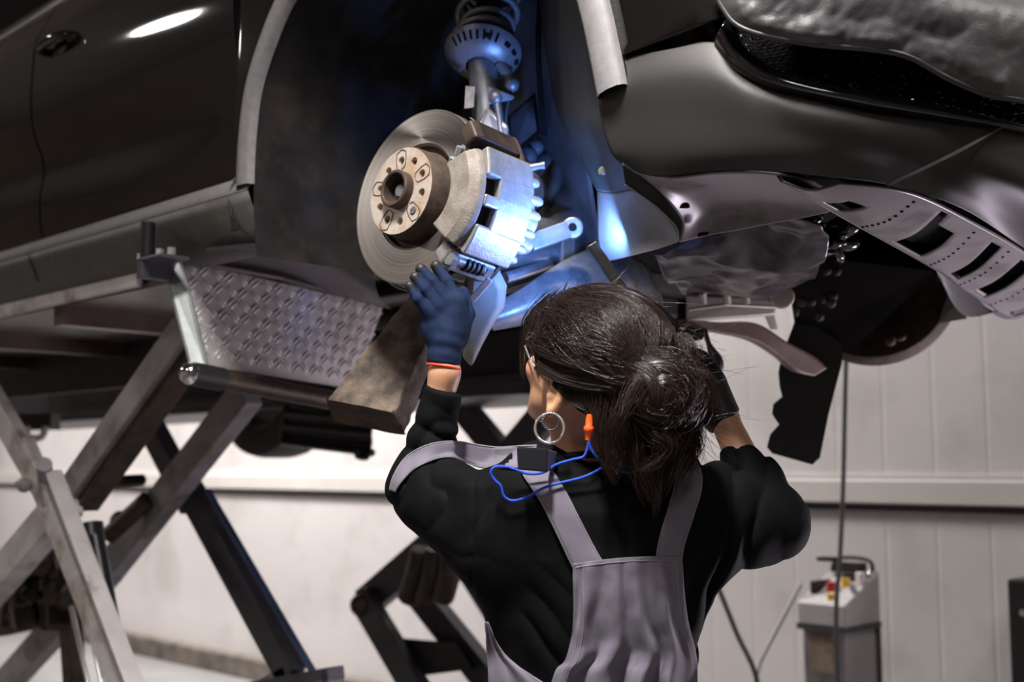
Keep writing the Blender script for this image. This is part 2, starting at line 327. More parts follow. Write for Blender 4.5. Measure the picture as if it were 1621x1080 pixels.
def lampstand(name, label, x, y, z, tx, ty, tz, s, h, hang=False):
    t = thing(name, label, 'work lamp', (x, y, 4.6 if hang else 0))
    a = (Vector((x, y, z)) - Vector((tx, ty, tz))).normalized(); side = a.cross(Vector((0, 0, 1))).normalized(); up = side.cross(a)
    Mx = Matrix.Translation(Vector((x, y, z)) + a * 0.05) @ Matrix((side, up, a)).transposed().to_4x4()
    MB().box((-s / 2 - .02, -h / 2 - .02, -0.02), (s / 2 + .02, h / 2 + .02, 0.03), Mx).build('lamp_body', M['blackm'], t, bevel=0.004)
    if hang: MB().cyl(Vector((x, y, z)) + a * .07, (x, y, 4.6), 0.012).build('stem', M['blackm'], t); return
    MB().cyl((x, y, 0), Vector((x, y, z)) + a * 0.08, 0.015).build('pole', M['blackm'], t)
    m = MB()
    for k in range(3):
        q = 2.1 * k; m.cyl((x, y, 0.25), (x + 0.35 * math.cos(q), y + 0.35 * math.sin(q), 0.01), 0.01)
    m.build('tripod', M['blackm'], t)
lampstand('hanging_lamp', 'strip lamp hanging from the ceiling over the photographer', -0.75, 0.30, 3.75, -1.32, 1.4, 1.35, .22, .5, True)
lampstand('added_lamp_stand', 'added unseen low strip lamp on a tripod between car and back wall', -0.80, 3.72, 0.6, -1.25, 1.7, 1.7, .25, .8)

# ------------------------------------------------------------------ gas analyser cabinet, hoses, dark cabinet
t = thing('equipment_cabinet', 'grey workshop tester cabinet with knobs on its sloped top against the wall', 'machine', (-2.38, 4.1, 0))
x0, x1, y0, y1 = -2.464, -2.290, 4.0, 4.24
MB().box((x0, y0, 0.06), (x1, y1, 0.755)).build('body', M['cabl'], t, bevel=0.006)
MB().hexa([Vector(q) for q in ((x0 - .01, y0 - .02, .77), (x1 + .015, y0 - .02, .77), (x1 + .015, y1, .77), (x0 - .01, y1, .77))],
          [Vector(q) for q in ((x0 - .01, y0 - .02, .85), (x1 + .015, y0 - .02, .85), (x1 + .015, y1, .96), (x0 - .01, y1, .96))]).build('control_head', M['cabg'], t, bevel=0.006)
MB().box((x0 - .012, y0 - .022, 0.752), (x1 + .018, y1, 0.772)).build('seam_band', M['darkline'], t)
MB().box((x1 - .004, y1 - .012, 0.06), (x1 + .012, y1 + .004, 0.76)).build('edge_strip', M['darkline'], t)
MB().box((x0 + .035, y0 - .012, 0.60), (x1 - .045, y0, 0.735)).build('label_plate', M['label'], t)
def onhead(u, v): return Vector((x0 + u * (x1 - x0), y0 + v * (y1 - y0), .85 + .11 * v + .012))
MB().box((x0 + .01, y0 + .04, .865), (x0 + .035, y0 + .16, .925)).build('switch', M['black'], t, bevel=.004)
MB().cyl(onhead(.45, .35) - Vector((0, 0, .02)), onhead(.45, .35) + Vector((0, 0, .022)), .020).build('red_knob', M['redk'], t, bevel=.003)
for u_, v_, h_ in ((.66, .5, .018), (.62, .1, .012)): MB().cyl(onhead(u_, v_) - Vector((0, 0, .02)), onhead(u_, v_) + Vector((0, 0, h_)), .016).build('yellow_button', M['yel'], t)
MB().box((x1 - .02, y0 + .12, .89), (x1 + .005, y0 + .16, .96)).build('white_block', M['white'], t, bevel=.004)
for u_, v_ in ((.95, .8), (1.0, .3)): MB().cyl(onhead(u_, v_), onhead(u_, v_) + Vector((0, 0, .018)), .013).build('fitting', M['chrome'], t)
m = MB(); m.tube(catmull([(x0 + .0, y1 - .02, .95), (x0 + .03, y1 - .02, 1.0), (x1 - .02, y1 - .02, 1.0), (x1 + .0, y1 - .02, .96)], 12), .008, 8)
m.box((x0 + .05, y1 - .1, .955), (x1 - .02, y1 - .03, .99)); m.box((x0 - .03, y1 - .08, .99), (x0 + .03, y1 - .02, 1.005)); m.build('carry_handle', M['black'], t)
m = MB(); m.tube([PY(1268, 925, 4.02), PY(1205, 1045, 3.95), PY(1195, 1080, 3.93), PY(1190, 1105, 3.92)], .008, 8); m.build('side_lever', M['cabg'], t)
for px in (x0 + .03, x1 - .03):
    for py in (y0 + .03, y1 - .03): MB().cyl((px, py, 0), (px, py, .062), .018, seg=12).build('foot', M['black'], t)
tag(MB().tube(catmull([PY(1342, 480, 3.9), PY(1338, 620, 3.9), PY(1335, 760, 3.9), PY(1330, 880, 3.88), PY(1325, 940, 3.86), PY(1324, 1000, 3.86), PY(1328, 1120, 3.85), Vector((-2.2, 3.8, .3)), Vector((-2.1, 3.7, .012))], 60), .0085, 10).build('hanging_cable', M['cable'], smooth=60),
    'black cable hanging down from the car in front of the grey cabinet', 'cable')
tag(MB().tube(catmull([PY(1085, 800, 3.7), PY(1135, 925, 3.7), PY(1165, 1000, 3.7), PY(1200, 1090, 3.7), Vector((-2.55, 3.72, .3)), Vector((-2.5, 3.72, .012))], 30), .0095, 10).build('leaning_rod', M['cable'], smooth=60),
    'thin dark rod slanting against the wall beside the mechanic', 'rod')
t = thing('dark_cabinet', 'dark green-black cabinet cut off by the right edge of the photo', 'cabinet', (-1.4, 4.2, 0))
MB().box((-1.755, 4.15, 0.05), (-1.10, 4.42, .97)).build('body', M['blackm'], t, bevel=.01)
for z in (.86, .62): MB().cyl((-1.70, 4.152, z), (-1.70, 4.14, z), .012).build('screw', M['chrome'], t)
m = MB().box((-1.74, 4.17, 0), (-1.12, 4.40, .05)); m.build('plinth', M['black'], t)
# ------------------------------------------------------------------ scissor lift (near runway)
NL = thing('scissor_lift', 'near scissor lift with white and grey beams and chequer plate flap', 'vehicle lift', (-3.4, 1.8, 0))
def beam(px0, py0, px1, py1, Y0, Y1, wide, deep, m, name='scissor_beam', par=NL):
    return MB().beam(PY(px0, py0, Y0), PY(px1, py1, Y1), wide, deep).build(name, m, par, bevel=.004)
a = PY(0, 468, 1.47); b = PY(228, 405, 1.47)
MB().hexa([Vector((-8, 1.45, 1.79)), Vector((b.x, 1.45, 1.805)), Vector((b.x, 1.47, 1.805)), Vector((-8, 1.47, 1.79))],
          [Vector((-8, 1.45, 1.875)), Vector((b.x, 1.45, 1.878)), Vector((b.x, 1.47, 1.878)), Vector((-8, 1.47, 1.875))]).build('side_rail', M['liftw'], NL, bevel=.004)
MB().box((-8, 1.452, 1.876), (b.x + .0, 1.472, 1.882)).build('rail_top_edge', M['liftblue'], NL)
MB().box((-8, 1.47, 1.80), (-2.66, 2.1, 1.815)).build('runway_deck', M['liftb'], NL)
MB().box((-8, 2.08, 1.64), (-2.66, 2.10, 1.80)).build('inner_rail', M['black'], NL)
for x in (-3.3, -4.1, -4.9): MB().box((x - .03, 1.48, 1.75), (x + .03, 2.08, 1.80)).build('cross_member', M['liftb'], NL)
q0x = PY(233, 400, 1.365).x
m = MB(); m.box((q0x - .012, 1.345, 1.79), (q0x + .012, 1.45, 1.838)); m.box((q0x - .015, 1.345, 1.829), (q0x + .10, 1.42, 1.838)); m.build('end_bracket', M['liftd'], NL, bevel=.003)
q = PY(233, 400, 1.365)
MB().cyl((q.x, 1.365, 1.84), (q.x, 1.365, 1.925), .0165).build('lift_post', M['blackm'], NL, smooth=40)
for dx, dy in ((-.04, 0), (.05, .0), (.085, .01)):
    MB().cyl((q.x + dx, 1.37 + dy, 1.838), (q.x + dx, 1.37 + dy, 1.856), .010, seg=6).build('bolt', M['galv'], NL)
# flap of chequer plate
A = [P(288, 412, 2.90), P(606, 486, 3.30), P(560, 616, 3.22), P(328, 580, 2.84)]   # tl, tr, br, bl
def fq(u, v): return (A[0] * (1 - u) + A[1] * u) * (1 - v) + (A[3] * (1 - u) + A[2] * u) * v
def fn(u, v):
    n_ = (fq(u + .01, v) - fq(u - .01, v)).cross(fq(u, v + .01) - fq(u, v - .01)).normalized(); return n_ if n_.dot(EYE - fq(u, v)) > 0 else -n_
MB().grid([[fq(i / 12, j / 12) for i in range(13)] for j in range(13)]).build('flap_plate', M['plate'], NL, smooth=60)
MB().grid([[fq(i / 12, j / 12) - fn(i / 12, j / 12) * .006 for i in range(13)] for j in range(13)]).build('flap_backing', M['liftd'], NL, smooth=60)
m = MB(); wu = (A[1] - A[0]).length; wv = (A[3] - A[0]).length; su = .036
for i in range(int(wu / su) + 1):
    for j in range(int(wv / su) + 1):
        u = (i + .5) * su / wu; v = (j + .5) * su / wv
        if u > .985 or v > .97: continue
        nrm = fn(u, v); eu = (fq(u + .01, v) - fq(u, v)).normalized(); ev = nrm.cross(eu).normalized()
        c = fq(u, v) + nrm * .0002; odd = (i + j) % 2
        dd = (eu + ev * 1.1).normalized() if odd else (eu * 1.1 - ev * .9).normalized(); pp = nrm.cross(dd)
        for sft in (-.0052, .0052):
            m.ball(c + pp * sft, 1.0, 8, (.0165, .0031, .0040), Matrix((dd, pp, nrm)).transposed())
m.build('raised_tread', M['plate'], NL, smooth=180)
L0 = P(272, 414, 2.87); L1 = P(316, 582, 2.81)
MB().hexa([P(256, 420, 2.86), P(288, 410, 2.87), P(289, 408, 2.93), P(262, 412, 2.95)], [P(298, 578, 2.80), P(330, 582, 2.81), P(332, 576, 2.87), P(306, 570, 2.89)]).build('flap_edge_tube', M['galv'], NL, bevel=.008)
MB().tube([P(286, 411, 2.89), P(445, 440, 3.08), P(606, 484, 3.28)], .007, 8).build('flap_top_rim', M['liftb'], NL)
R0 = P(352, 601, 2.83); R1 = P(600, 648, 3.2)
MB().tube([R0, R1], .024, 20).build('hinge_tube', M['grease'], NL, smooth=50)
dr = (R1 - R0).normalized()
MB().tube([R0 - dr * .085, R0 - dr * .002], .028, 24).build('roller', M['black'], NL, smooth=50)
MB().ball(R0 - dr * .088, .027, 20, (1, 1, 1)).build('roller_cap', M['chrome'], NL, smooth=180)
# scissor legs
beam(296, 520, 98, 800, 1.60, 1.60, .085, .05, M['liftg'])
beam(324, 535, 135, 800, 1.63, 1.63, .045, .07, M['grease'], 'beam_flange')
beam(395, 618, 178, 895, 2.02, 2.02, .105, .06, M['liftg'])
beam(178, 895, -60, 1160, 2.02, 2.02, .11, .06, M['liftg'])
beam(110, 790, -80, 1010, 1.57, 1.57, .10, .07, M['liftw'])
beam(-30, 600, 72, 775, 1.50, 1.50, .080, .04, M['liftw'])
beam(40, 705, 202, 1110, 1.50, 1.50, .070, .035, M['liftw'])
beam(84, 745, 216, 1090, 1.49, 1.49, .010, .05, M['liftw'], 'beam_rim')
beam(232, 662, 305, 800, 2.12, 2.12, .085, .06, M['liftd'])
beam(300, 775, 465, 1075, 2.12, 2.12, .095, .05, M['liftd'])
beam(328, 775, 498, 1068, 2.09, 2.09, .012, .022, M['liftblue'], 'blue_edge')
m = MB(); m.tube([PY(28, 768, 1.49), PY(110, 765, 1.7)], .013, 12); m.tube([PY(70, 735, 1.46), PY(72, 760, 1.5), PY(80, 800, 1.5)], .022, 12)
m.ball(PY(38, 768, 1.46), .022); m.build('pivot_pin', M['liftg'], NL, smooth=50)
m = MB(); m.tube([PY(130, 765, 1.75), PY(225, 760, 2.0)], .02, 12); m.ball(PY(292, 770, 2.08), .03, 16); m.ball(PY(190, 825, 2.0), .035); m.tube([PY(235, 790, 1.98), PY(170, 850, 1.9)], .03, 10); m.build('knuckle_joint', M['grease'], NL, smooth=50)
MB().tube([PY(150, 850, 1.62), PY(196, 1100, 1.62)], .026, 20).build('hydraulic_cylinder', M['blackm'], NL, smooth=50)
MB().tube([PY(143, 830, 1.62), PY(152, 905, 1.62)], .036, 20).build('cylinder_head', M['blackm'], NL, smooth=50)
for dx in (0, 22): MB().tube([PY(112 + dx, 960, 1.68), PY(146 + dx, 1110, 1.68)], .007, 10).build('steel_rod', M['chrome'], NL, smooth=50)
m = MB()
m.hexa([PY(-10, 925, 1.8), PY(70, 858, 1.8), PY(128, 880, 1.8), PY(112, 990, 1.8), PY(-10, 998, 1.8)], [PY(-10, 925, 1.9), PY(70, 858, 1.9), PY(128, 880, 1.9), PY(112, 990, 1.9), PY(-10, 998, 1.9)])
for k in range(26):
    c = PY(5 + rng.uniform(0, 115), 870 + rng.uniform(0, 120), 1.70 + rng.uniform(0, .1))
    a_ = rng.uniform(.015, .045, 3); m.box(-a_, a_, Matrix.Translation(c) @ Matrix.Rotation(rng.uniform(0, 3), 4, Vector(rng.normal(size=3))))
m.build('greasy_linkage', M['grease'], NL, bevel=.006)
m = MB(); m.beam(PY(0, 1000, 1.8), PY(110, 975, 1.85), .035, .05); m.beam(PY(110, 960, 1.8), PY(120, 1110, 1.85), .07, .05); m.beam(PY(0, 905, 1.8), PY(75, 870, 1.8), .06, .03); m.build('linkage_plate', M['rustdk'], NL)
m = MB(); m.beam(PY(385, 1092, 2.1), PY(532, 1065, 2.1), .035, .06); m.beam(PY(526, 1060, 2.1), PY(530, 1120, 2.1), .03, .06); m.build('lower_frame', M['liftd'], NL, bevel=.003)
# lower stage down to the floor (below the frame)
z0 = PY(215, 1110, 1.50); z1 = PY(465, 1075, 2.12)
m = MB(); m.beam(z0, (-4.3, 1.5, .12), .085, .05); m.beam(z1, (-4.4, 2.12, .12), .09, .05); m.beam(PY(-80, 1010, 1.57), (-2.6, 1.57, .12), .09, .05); m.beam(PY(-60, 1160, 2.02), (-2.6, 2.02, .12), .09, .05)
m.build('lower_leg', M['liftg'], NL, bevel=.004)
MB().box((-5.2, 1.42, 0), (-2.3, 2.2, .12)).build('base_plate', M['liftw'], NL, bevel=.01)
m = MB(); q = PY(14, 650, 2.2)
# ------------------------------------------------------------------ far runway and its scissor
FL = thing('scissor_lift', 'far dark scissor lift under the other side of the car behind the mechanic', 'vehicle lift', (-3.6, 3.05, 0))
MB().box((-8.2, 2.76, 1.585), (-2.53, 3.36, 1.80)).build('runway_deck', M['liftd'], FL, bevel=.006)
MB().box((-8.2, 2.73, 1.62), (-2.55, 2.76, 1.65)).build('runway_lip', M['liftd'], FL)
def fb(px0, py0, px1, py1, Y, wide, deep, mm=M['liftd'], name='scissor_beam'): return MB().beam(PY(px0, py0, Y), PY(px1, py1, Y), wide, deep).build(name, mm, FL, bevel=.004)
fb(728, 640, 815, 745, 3.2, .10, .06); fb(870, 650, 790, 745, 2.9, .11, .05)
fb(576, 958, 760, 800, 3.0, .12, .05); fb(572, 945, 700, 1160, 2.95, .11, .05); fb(660, 935, 840, 1160, 3.1, .11, .06)
fb(745, 905, 905, 1160, 3.3, .10, .05, M['liftblue'])
MB().ball(PY(572, 958, 2.93), .045, 12).build('pivot_pin', M['rustdk'], FL, smooth=60)
MB().ball(PY(655, 940, 3.0), .05, 12).build('pivot_pin', M['rustdk'], FL, smooth=60)
MB().tube([PY(655, 905, 3.0), PY(730, 905, 3.0)], .035, 12).build('cross_shaft', M['rustdk'], FL, smooth=60)
for k, x in enumerate((668, 690, 712)):
    MB().tube(catmull([PY(x, 870, 2.85), PY(x - 8 + k * 4, 905, 2.86), PY(x - 22 + k * 6, 945, 2.9)], 10), .04, 12).build('linkage_hook', M['grease'], FL, smooth=60)
MB().hexa([PY(632, 1010, 2.98), PY(722, 1018, 2.98), PY(748, 1060, 2.98), PY(668, 1070, 2.98)], [PY(632, 1010, 3.06), PY(722, 1018, 3.06), PY(748, 1060, 3.06), PY(668, 1070, 3.06)]).build('cross_plate', M['black'], FL)
m = MB(); m.beam(PY(700, 1160, 2.95), (-2.6, 2.95, .12), .11, .05); m.beam(PY(840, 1160, 3.1), (-2.4, 3.1, .12), .11, .05); m.beam(PY(905, 1160, 3.3), (-2.2, 3.3, .12), .1, .05); m.build('lower_leg', M['liftd'], FL)
MB().box((-5.2, 2.8, 0), (-2.0, 3.4, .12)).build('base_plate', M['liftd'], FL, bevel=.01)
# ribbed tray hanging from the far runway
T = [P(452, 640, 4.6), P(590, 650, 4.3), P(588, 716, 4.3), P(446, 700, 4.6)]
rows = []
for j in range(33):
    v = j / 32; off = .012 * math.sin(v * 3 * 2 * math.pi)
    rows.append([(T[0] * (1 - u) + T[1] * u) * (1 - v) + (T[3] * (1 - u) + T[2] * u) * v + FW * off for u in (0, .5, 1)])
tr = thing('ribbed_tray', 'dark ribbed metal tray under the far runway beside the rear tyre', 'tray', T[3])
MB().grid(rows).build('tray_panel', M['liftd'], tr, solid=.006)
m = MB(); m.tube(catmull([P(566, 712, 4.3), P(566, 722, 4.3), P(580, 724, 4.3), P(584, 712, 4.3)], 10), .012, 8); m.tube([P(452, 642, 4.6), P(446, 700, 4.6)], .012, 8); m.tube([P(446, 700, 4.58), P(590, 717, 4.28)], .014, 8)
m.build('tray_hook', M['blackm'], tr)
tk = thing('ribbed_tray', 'small dark hook bracket under the runway at the far left', 'bracket', P(60, 690, 4.6))
m = MB(); m.box((-.05, -.05, -.03), (.14, .05, .03), Matrix.Translation(P(30, 668, 4.6)) @ Matrix.Rotation(math.radians(45), 4, 'Z')); m.build('bracket_plate', M['black'], tk)
tk.name = 'hook_bracket'
m = MB(); m.tube(catmull([P(42, 675, 4.5), P(45, 692, 4.5), P(66, 692, 4.5), P(72, 675, 4.5)], 10), .014, 8); m.build('hook', M['liftw'], tk)
# ------------------------------------------------------------------ weathered block
bt = thing('wooden_block', 'weathered brown block tilted beside the raised glove', 'block', P(560, 660, 2.4))
near = [P(515, 632, 2.42), P(622, 653, 2.34), P(642, 690, 2.40), P(528, 668, 2.47)]
vec = P(652, 462, 2.50) - P(515, 632, 2.42)
far = [p + vec for p in near]; far[2] = far[2] + FW * .03; far[1] = P(688, 520, 2.44)
far[2] = P(690, 560, 2.50)
bmb = bmesh.new(); rows = []
def blk(u, v, s):
    e = near[0] * (1 - u) * (1 - v) + near[1] * u * (1 - v) + near[2] * u * v + near[3] * (1 - u) * v
    f = far[0] * (1 - u) * (1 - v) + far[1] * u * (1 - v) + far[2] * u * v + far[3] * (1 - u) * v
    return e * (1 - s) + f * s
m = MB(); n = 40; k = 14
ring = [(i / k, 0) for i in range(k)] + [(1, i / k) for i in range(k)] + [(1 - i / k, 1) for i in range(k)] + [(0, 1 - i / k) for i in range(k)]
cc = blk(.5, .5, .5)
rows = []
for j in range(n + 1):
    r = []
    for (u, v) in ring:
        p = blk(u, v, j / n); d = N3(p, 22) * .004 + N3(p, 70) * .0018
        edge = 1.0 if (u in (0, 1) and v in (0, 1)) else 0
        crumb = .008 * max(0, N3(p + Vector((5, 3, 1)), 40)) if (v < .15 and u > .8) or u == 1 else 0
        c0 = blk(.5, .5, j / n); r.append(p + (p - c0).normalized() * (d - .003 * edge - crumb))
    rows.append(r)
m.grid(rows, close_v=True)
ve = [[blk(i / 10, jj / 10, 0) + (near[0] - far[0]).normalized() * (-.002 + N3(blk(i / 10, jj / 10, 0), 30) * .004) for i in range(11)] for jj in range(11)]
wb = m.build('block_body', M['wood'], bt, smooth=40)
MB().grid(ve).build('block_end', M['woode'], bt, smooth=40)
# ------------------------------------------------------------------ car body
CAR = thing('car', 'black car raised on the lift with its front wheel off and brake disc bare', 'car', (-2.5, 2.2, 1.75))
PLAN = [(-2.3, 1.40), (-1.22, 1.405), (-1.05, 1.42), (-.92, 1.46), (-.82, 1.545), (-.74, 1.68), (-.68, 1.9), (-.65, 2.2), (-.65, 2.5), (-.70, 2.8), (-.80, 3.02), (-1.0, 3.14), (-2.3, 3.2)]
def onplan(px, py, off=0.0):
    """where the ray through the pixel meets the upright outline of the bumper, pushed in by off"""
    r = ray(px, py); best = None
    for (xa, ya), (xb, yb) in zip(PLAN, PLAN[1:]):
        dx, dy = xb - xa, yb - ya; den = r.x * dy - r.y * dx
        if abs(den) < 1e-9: continue
        t = (xa * dy - ya * dx) / den; s = (r.x * t - xa) / dx if abs(dx) > abs(dy) else (r.y * t - ya) / dy
        if t > 0 and -1e-6 <= s <= 1 + 1e-6 and (best is None or t < best): best = t
    return EYE + r * (best + off)
def rowp(lst, off=0.0): return [P(*q[:3]) if len(q) == 3 and q[2] > 1 else onplan(q[0], q[1], off + (q[2] if len(q) == 3 else 0)) for q in lst]
# doors and sill: sections (Z, Y) swept along X
def side_grid(x0, x1, zs, nx=14, scal=None):
    rows = []
    for i in range(nx + 1):
        x = x0 + (x1 - x0) * i / nx; rows.append([Vector((x, y + (scal(x, z) if scal else 0), z)) for z, y in zs])
    return rows
def sect(pts, n):
    c = catmull([Vector((0, y, z)) for z, y in pts], n); return [(p.z, p.y) for p in c]
DOOR = sect([(1.985, 1.452), (2.02, 1.438), (2.10, 1.428), (2.20, 1.418), (2.32, 1.398), (2.42, 1.392), (2.50, 1.394), (2.56, 1.398), (2.60, 1.412), (2.66, 1.44), (2.70, 1.455)], 34)
def scoop(x, z):                                                    # shallow hollow along the lower door, dying out towards the wheel
    zc = 2.15 + .06 * (-(x + 2.3)); a = .022 * min(1, max(0, (-2.35 - x) / .5)); return a * math.exp(-((z - zc) / .07) ** 2)
fd = MB().grid(side_grid(-3.335, -2.276, DOOR, 24, scoop)).build('front_door', M['paint'], CAR, smooth=50)
rd = MB().grid(side_grid(-4.5, -3.345, DOOR, 16, scoop)).build('rear_door', M['paint'], CAR, smooth=50)
MB().grid(side_grid(-6.3, -4.51, DOOR, 10, scoop)).build('rear_quarter', M['paint'], CAR, smooth=50)
MB().grid(side_grid(-6.3, -2.2, [(z, y + .03) for z, y in DOOR], 4)).build('door_inner', M['void'], CAR, smooth=50)
hp = PY(92, 72, 1.39)
m = MB(); m.ball(hp + Vector((0, .012, 0)), .05, 24, (1.1, .32, .8)); m.build('handle_recess', M['gloss'], fd, smooth=180)
m = MB(); m.tube(catmull([hp + Vector(q) for q in ((-.10, .012, .004), (-.075, -.02, .006), (0, -.028, .008), (.075, -.02, .006), (.10, .012, .004))], 16), [.010 + .004 * math.sin(i / 15 * math.pi) for i in range(16)], 12); m.build('door_handle', M['paint'], fd, smooth=180)
MB().grid([[Vector((x, 1.458, 2.70)), Vector((x, 1.52, 2.86)), Vector((x, 1.62, 3.06))] for x in (-6, -4.5, -3.2, -2.6)]).build('side_window', M['glass'], CAR, solid=.004)
MB().tube([(-6.2, 1.452, 2.70), (-4, 1.452, 2.70), (-2.5, 1.452, 2.70)], .009, 8).build('window_trim', M['chrome'], CAR, smooth=50)
sill = [(1.985, 1.455), (1.990, 1.43), (1.986, 1.418), (1.944, 1.388)]
sk = MB().grid(side_grid(-6.3, -2.198, sill, 20)).build('side_skirt', M['clad'], CAR, smooth=18, solid=.004)
MB().grid(side_grid(-6.3, -2.194, [(1.943, 1.389), (1.92, 1.398), (1.87, 1.42), (1.84, 1.45), (1.835, 1.50), (1.85, 1.56)], 20)).build('skirt_lower', M['cladd'], sk, smooth=50, solid=.004)
m = MB(); m.tube([(-3.30, 1.388, 1.945), (-3.30, 1.395, 1.92), (-3.30, 1.418, 1.87)], .003, 6); m.build('skirt_joint', M['black'], sk)
m = MB(); m.tube([(-2.27, 1.405, 1.985), (-2.272, 1.392, 1.945), (-2.265, 1.396, 1.90), (-2.25, 1.425, 1.86)], .0035, 6); m.build('skirt_joint', M['black'], sk)
MB().box((-6.3, 1.47, 2.62), (-2.2, 3.15, 2.9)).build('cabin_interior', M['void'], CAR)
# wheel arch (X, Z)
ARCH = [(-2.168, 1.80), (-2.178, 1.87), (-2.184, 1.954), (-2.18, 2.06), (-2.16, 2.16), (-2.108, 2.25), (-2.04, 2.325), (-1.92, 2.39), (-1.72, 2.43), (-1.52, 2.40), (-1.37, 2.32), (-1.285, 2.20), (-1.24, 2.075), (-1.218, 1.99), (-1.203, 1.925)]
arc = catmull([Vector((x, 0, z)) for x, z in ARCH], 70)
def off_curve(c, d):
    out = []
    for i, p in enumerate(c):
        t = (c[min(i + 1, len(c) - 1)] - c[max(i - 1, 0)]).normalized(); nrm_ = Vector((-t.z, 0, t.x)); out.append(p + nrm_ * d)
    return out
W = lambda p, y: Vector((p.x, y, p.z))
sub = [i for i, p in enumerate(arc) if i > 9]
rows = []
for d, y in ((0, 1.40), (.004, 1.388), (.012, 1.382), (.030, 1.380), (.048, 1.384), (.056, 1.392), (.058, 1.41)):
    oc = off_curve(arc, d); rows.append([W(oc[i], y) for i in sub])
MB().grid(rows).build('arch_trim', M['clad'], CAR, smooth=50)
rows = []
for s, y in ((0, 1.40), (.1, 1.42), (.3, 1.47), (.45, 1.56), (.45, 1.80), (.2, 2.0)):
    oc = off_curve(arc, .003 * (1 if s < .3 else 2.5)); rows.append([W(p, y) for p in oc])
def ripple(p, i): return Vector((0, 0, 0))
MB().grid(rows).build('wheel_liner', M['liner'], CAR, smooth=50)
m = MB()
for (xa, za, ya, yb) in ((-2.155, 2.02, 1.5, 1.95), (-2.13, 2.12, 1.5, 1.95), (-2.16, 1.92, 1.52, 1.95), (-2.07, 2.23, 1.5, 1.9))[:0]:
    m.tube([(xa, ya, za), (xa + .01, (ya + yb) / 2, za + .01), (xa, yb, za)], .012, 8)
for yy in (): m.tube([(-2.17, yy, 1.88), (-2.165, yy, 2.05), (-2.11, yy, 2.19), (-2.0, yy, 2.32)], .009, 8)

# fender skin between arch trim, door gap and bumper
oc = off_curve(arc, .056); inner = [W(oc[i], 1.402) for i in sub]
n = len(inner); outer = []
for k, p in enumerate(inner):
    a = math.atan2(p.z - 2.0, p.x + 1.72); dx, dz = math.cos(a), math.sin(a); ts = []
    if dx < -1e-6: ts.append((-2.266 + 1.72) / dx)
    if dx > 1e-6: ts.append((-.80 + 1.72) / dx)
    if dz > 1e-6: ts.append(.60 / dz)
    if dz < -1e-6: ts.append(-.02 / dz if -.02 / dz > .3 else 9)
    t_ = min(ts); ox, oz = -1.72 + dx * t_, 2.0 + dz * t_
    if p.x > -1.72: oz = max(oz, 1.968); ox = min(ox, -.98); ox = max(ox, p.x + .004)
    if p.x > -1.4 and p.z < 1.99: ox, oz = p.x + .003, p.z
    outer.append(Vector((ox, 0, oz)))
rows = []
for s in [i / 8 for i in range(9)]:
    r = []
    for a_, b_ in zip(inner, outer):
        x = a_.x * (1 - s) + b_.x * s; z = a_.z * (1 - s) + b_.z * s
        y = 1.402 + max(0, (x + 1.12)) ** 2 * 1.1 + max(0, z - 2.5) ** 2 * 2
        r.append(Vector((x, y, z)))
    rows.append(r)
MB().grid(rows).build('front_fender', M['paint'], CAR, smooth=50, solid=.003)
# bumper
B0 = rowp([(988, 92), (1060, 79), (1130, 68), (1158, 106), (1215, 138), (1340, 166), (1480, 188), (1610, 210), (1760, 250)])
B1 = rowp([(952, 146), (1040, 126), (1120, 122), (1190, 150), (1270, 178), (1370, 195), (1490, 217), (1621, 250), (1780, 300)], -.012)
B2 = rowp([(953, 190), (1040, 192), (1130, 193), (1210, 208), (1300, 222), (1400, 238), (1505, 262), (1630, 306), (1800, 370)], .0)
B3 = rowp([(968, 240), (1045, 243), (1130, 243), (1220, 244), (1310, 250), (1410, 265, 1.74), (1515, 300, 1.76), (1640, 360, 1.95), (1820, 430, 2.1)], .012)
B4 = rowp([(987, 262), (1040, 279), (1130, 270), (1225, 270), (1320, 280), (1410, 293, 1.76), (1525, 331, 1.80), (1660, 412, 2.22), (1850, 480, 2.4)], .03)
bu = MB().grid(loft([B0, B1, B2, B3, B4], 80, 40)).build('front_bumper', M['bumper'], CAR, smooth=60, solid=.004)
B5 = rowp([(1000, 275, 1.98), (1045, 283, 1.98), (1130, 275, 1.95), (1225, 275, 1.90), (1320, 288, 1.88)])
rr = loft([B4[:5], B5], 30, 4)
# bumper seam
MB().tube(catmull([onplan(1606, 187, -.018), onplan(1575, 208, -.02), P(1520, 238, 1.685), P(1460, 268, 1.70), P(1405, 293, 1.735)], 20), .0022, 6).build('bumper_joint', M['black'], bu)
# gloss blade
G1 = rowp([(1150, 26), (1168, 62), (1205, 98), (1270, 125), (1370, 146), (1480, 166), (1612, 196), (1760, 232)], -.012)
G0 = rowp([(1130, 66), (1158, 106), (1215, 138), (1280, 154), (1380, 173), (1490, 190), (1612, 211), (1760, 250)], -.006)
Gm = [(a_ + b_) / 2 + (EYE - a_).normalized() * .014 for a_, b_ in zip(G0, G1)]
MB().grid(loft([G0, Gm, G1], 60, 10)).build('gloss_blade', M['gloss'], CAR, smooth=60, solid=.003)
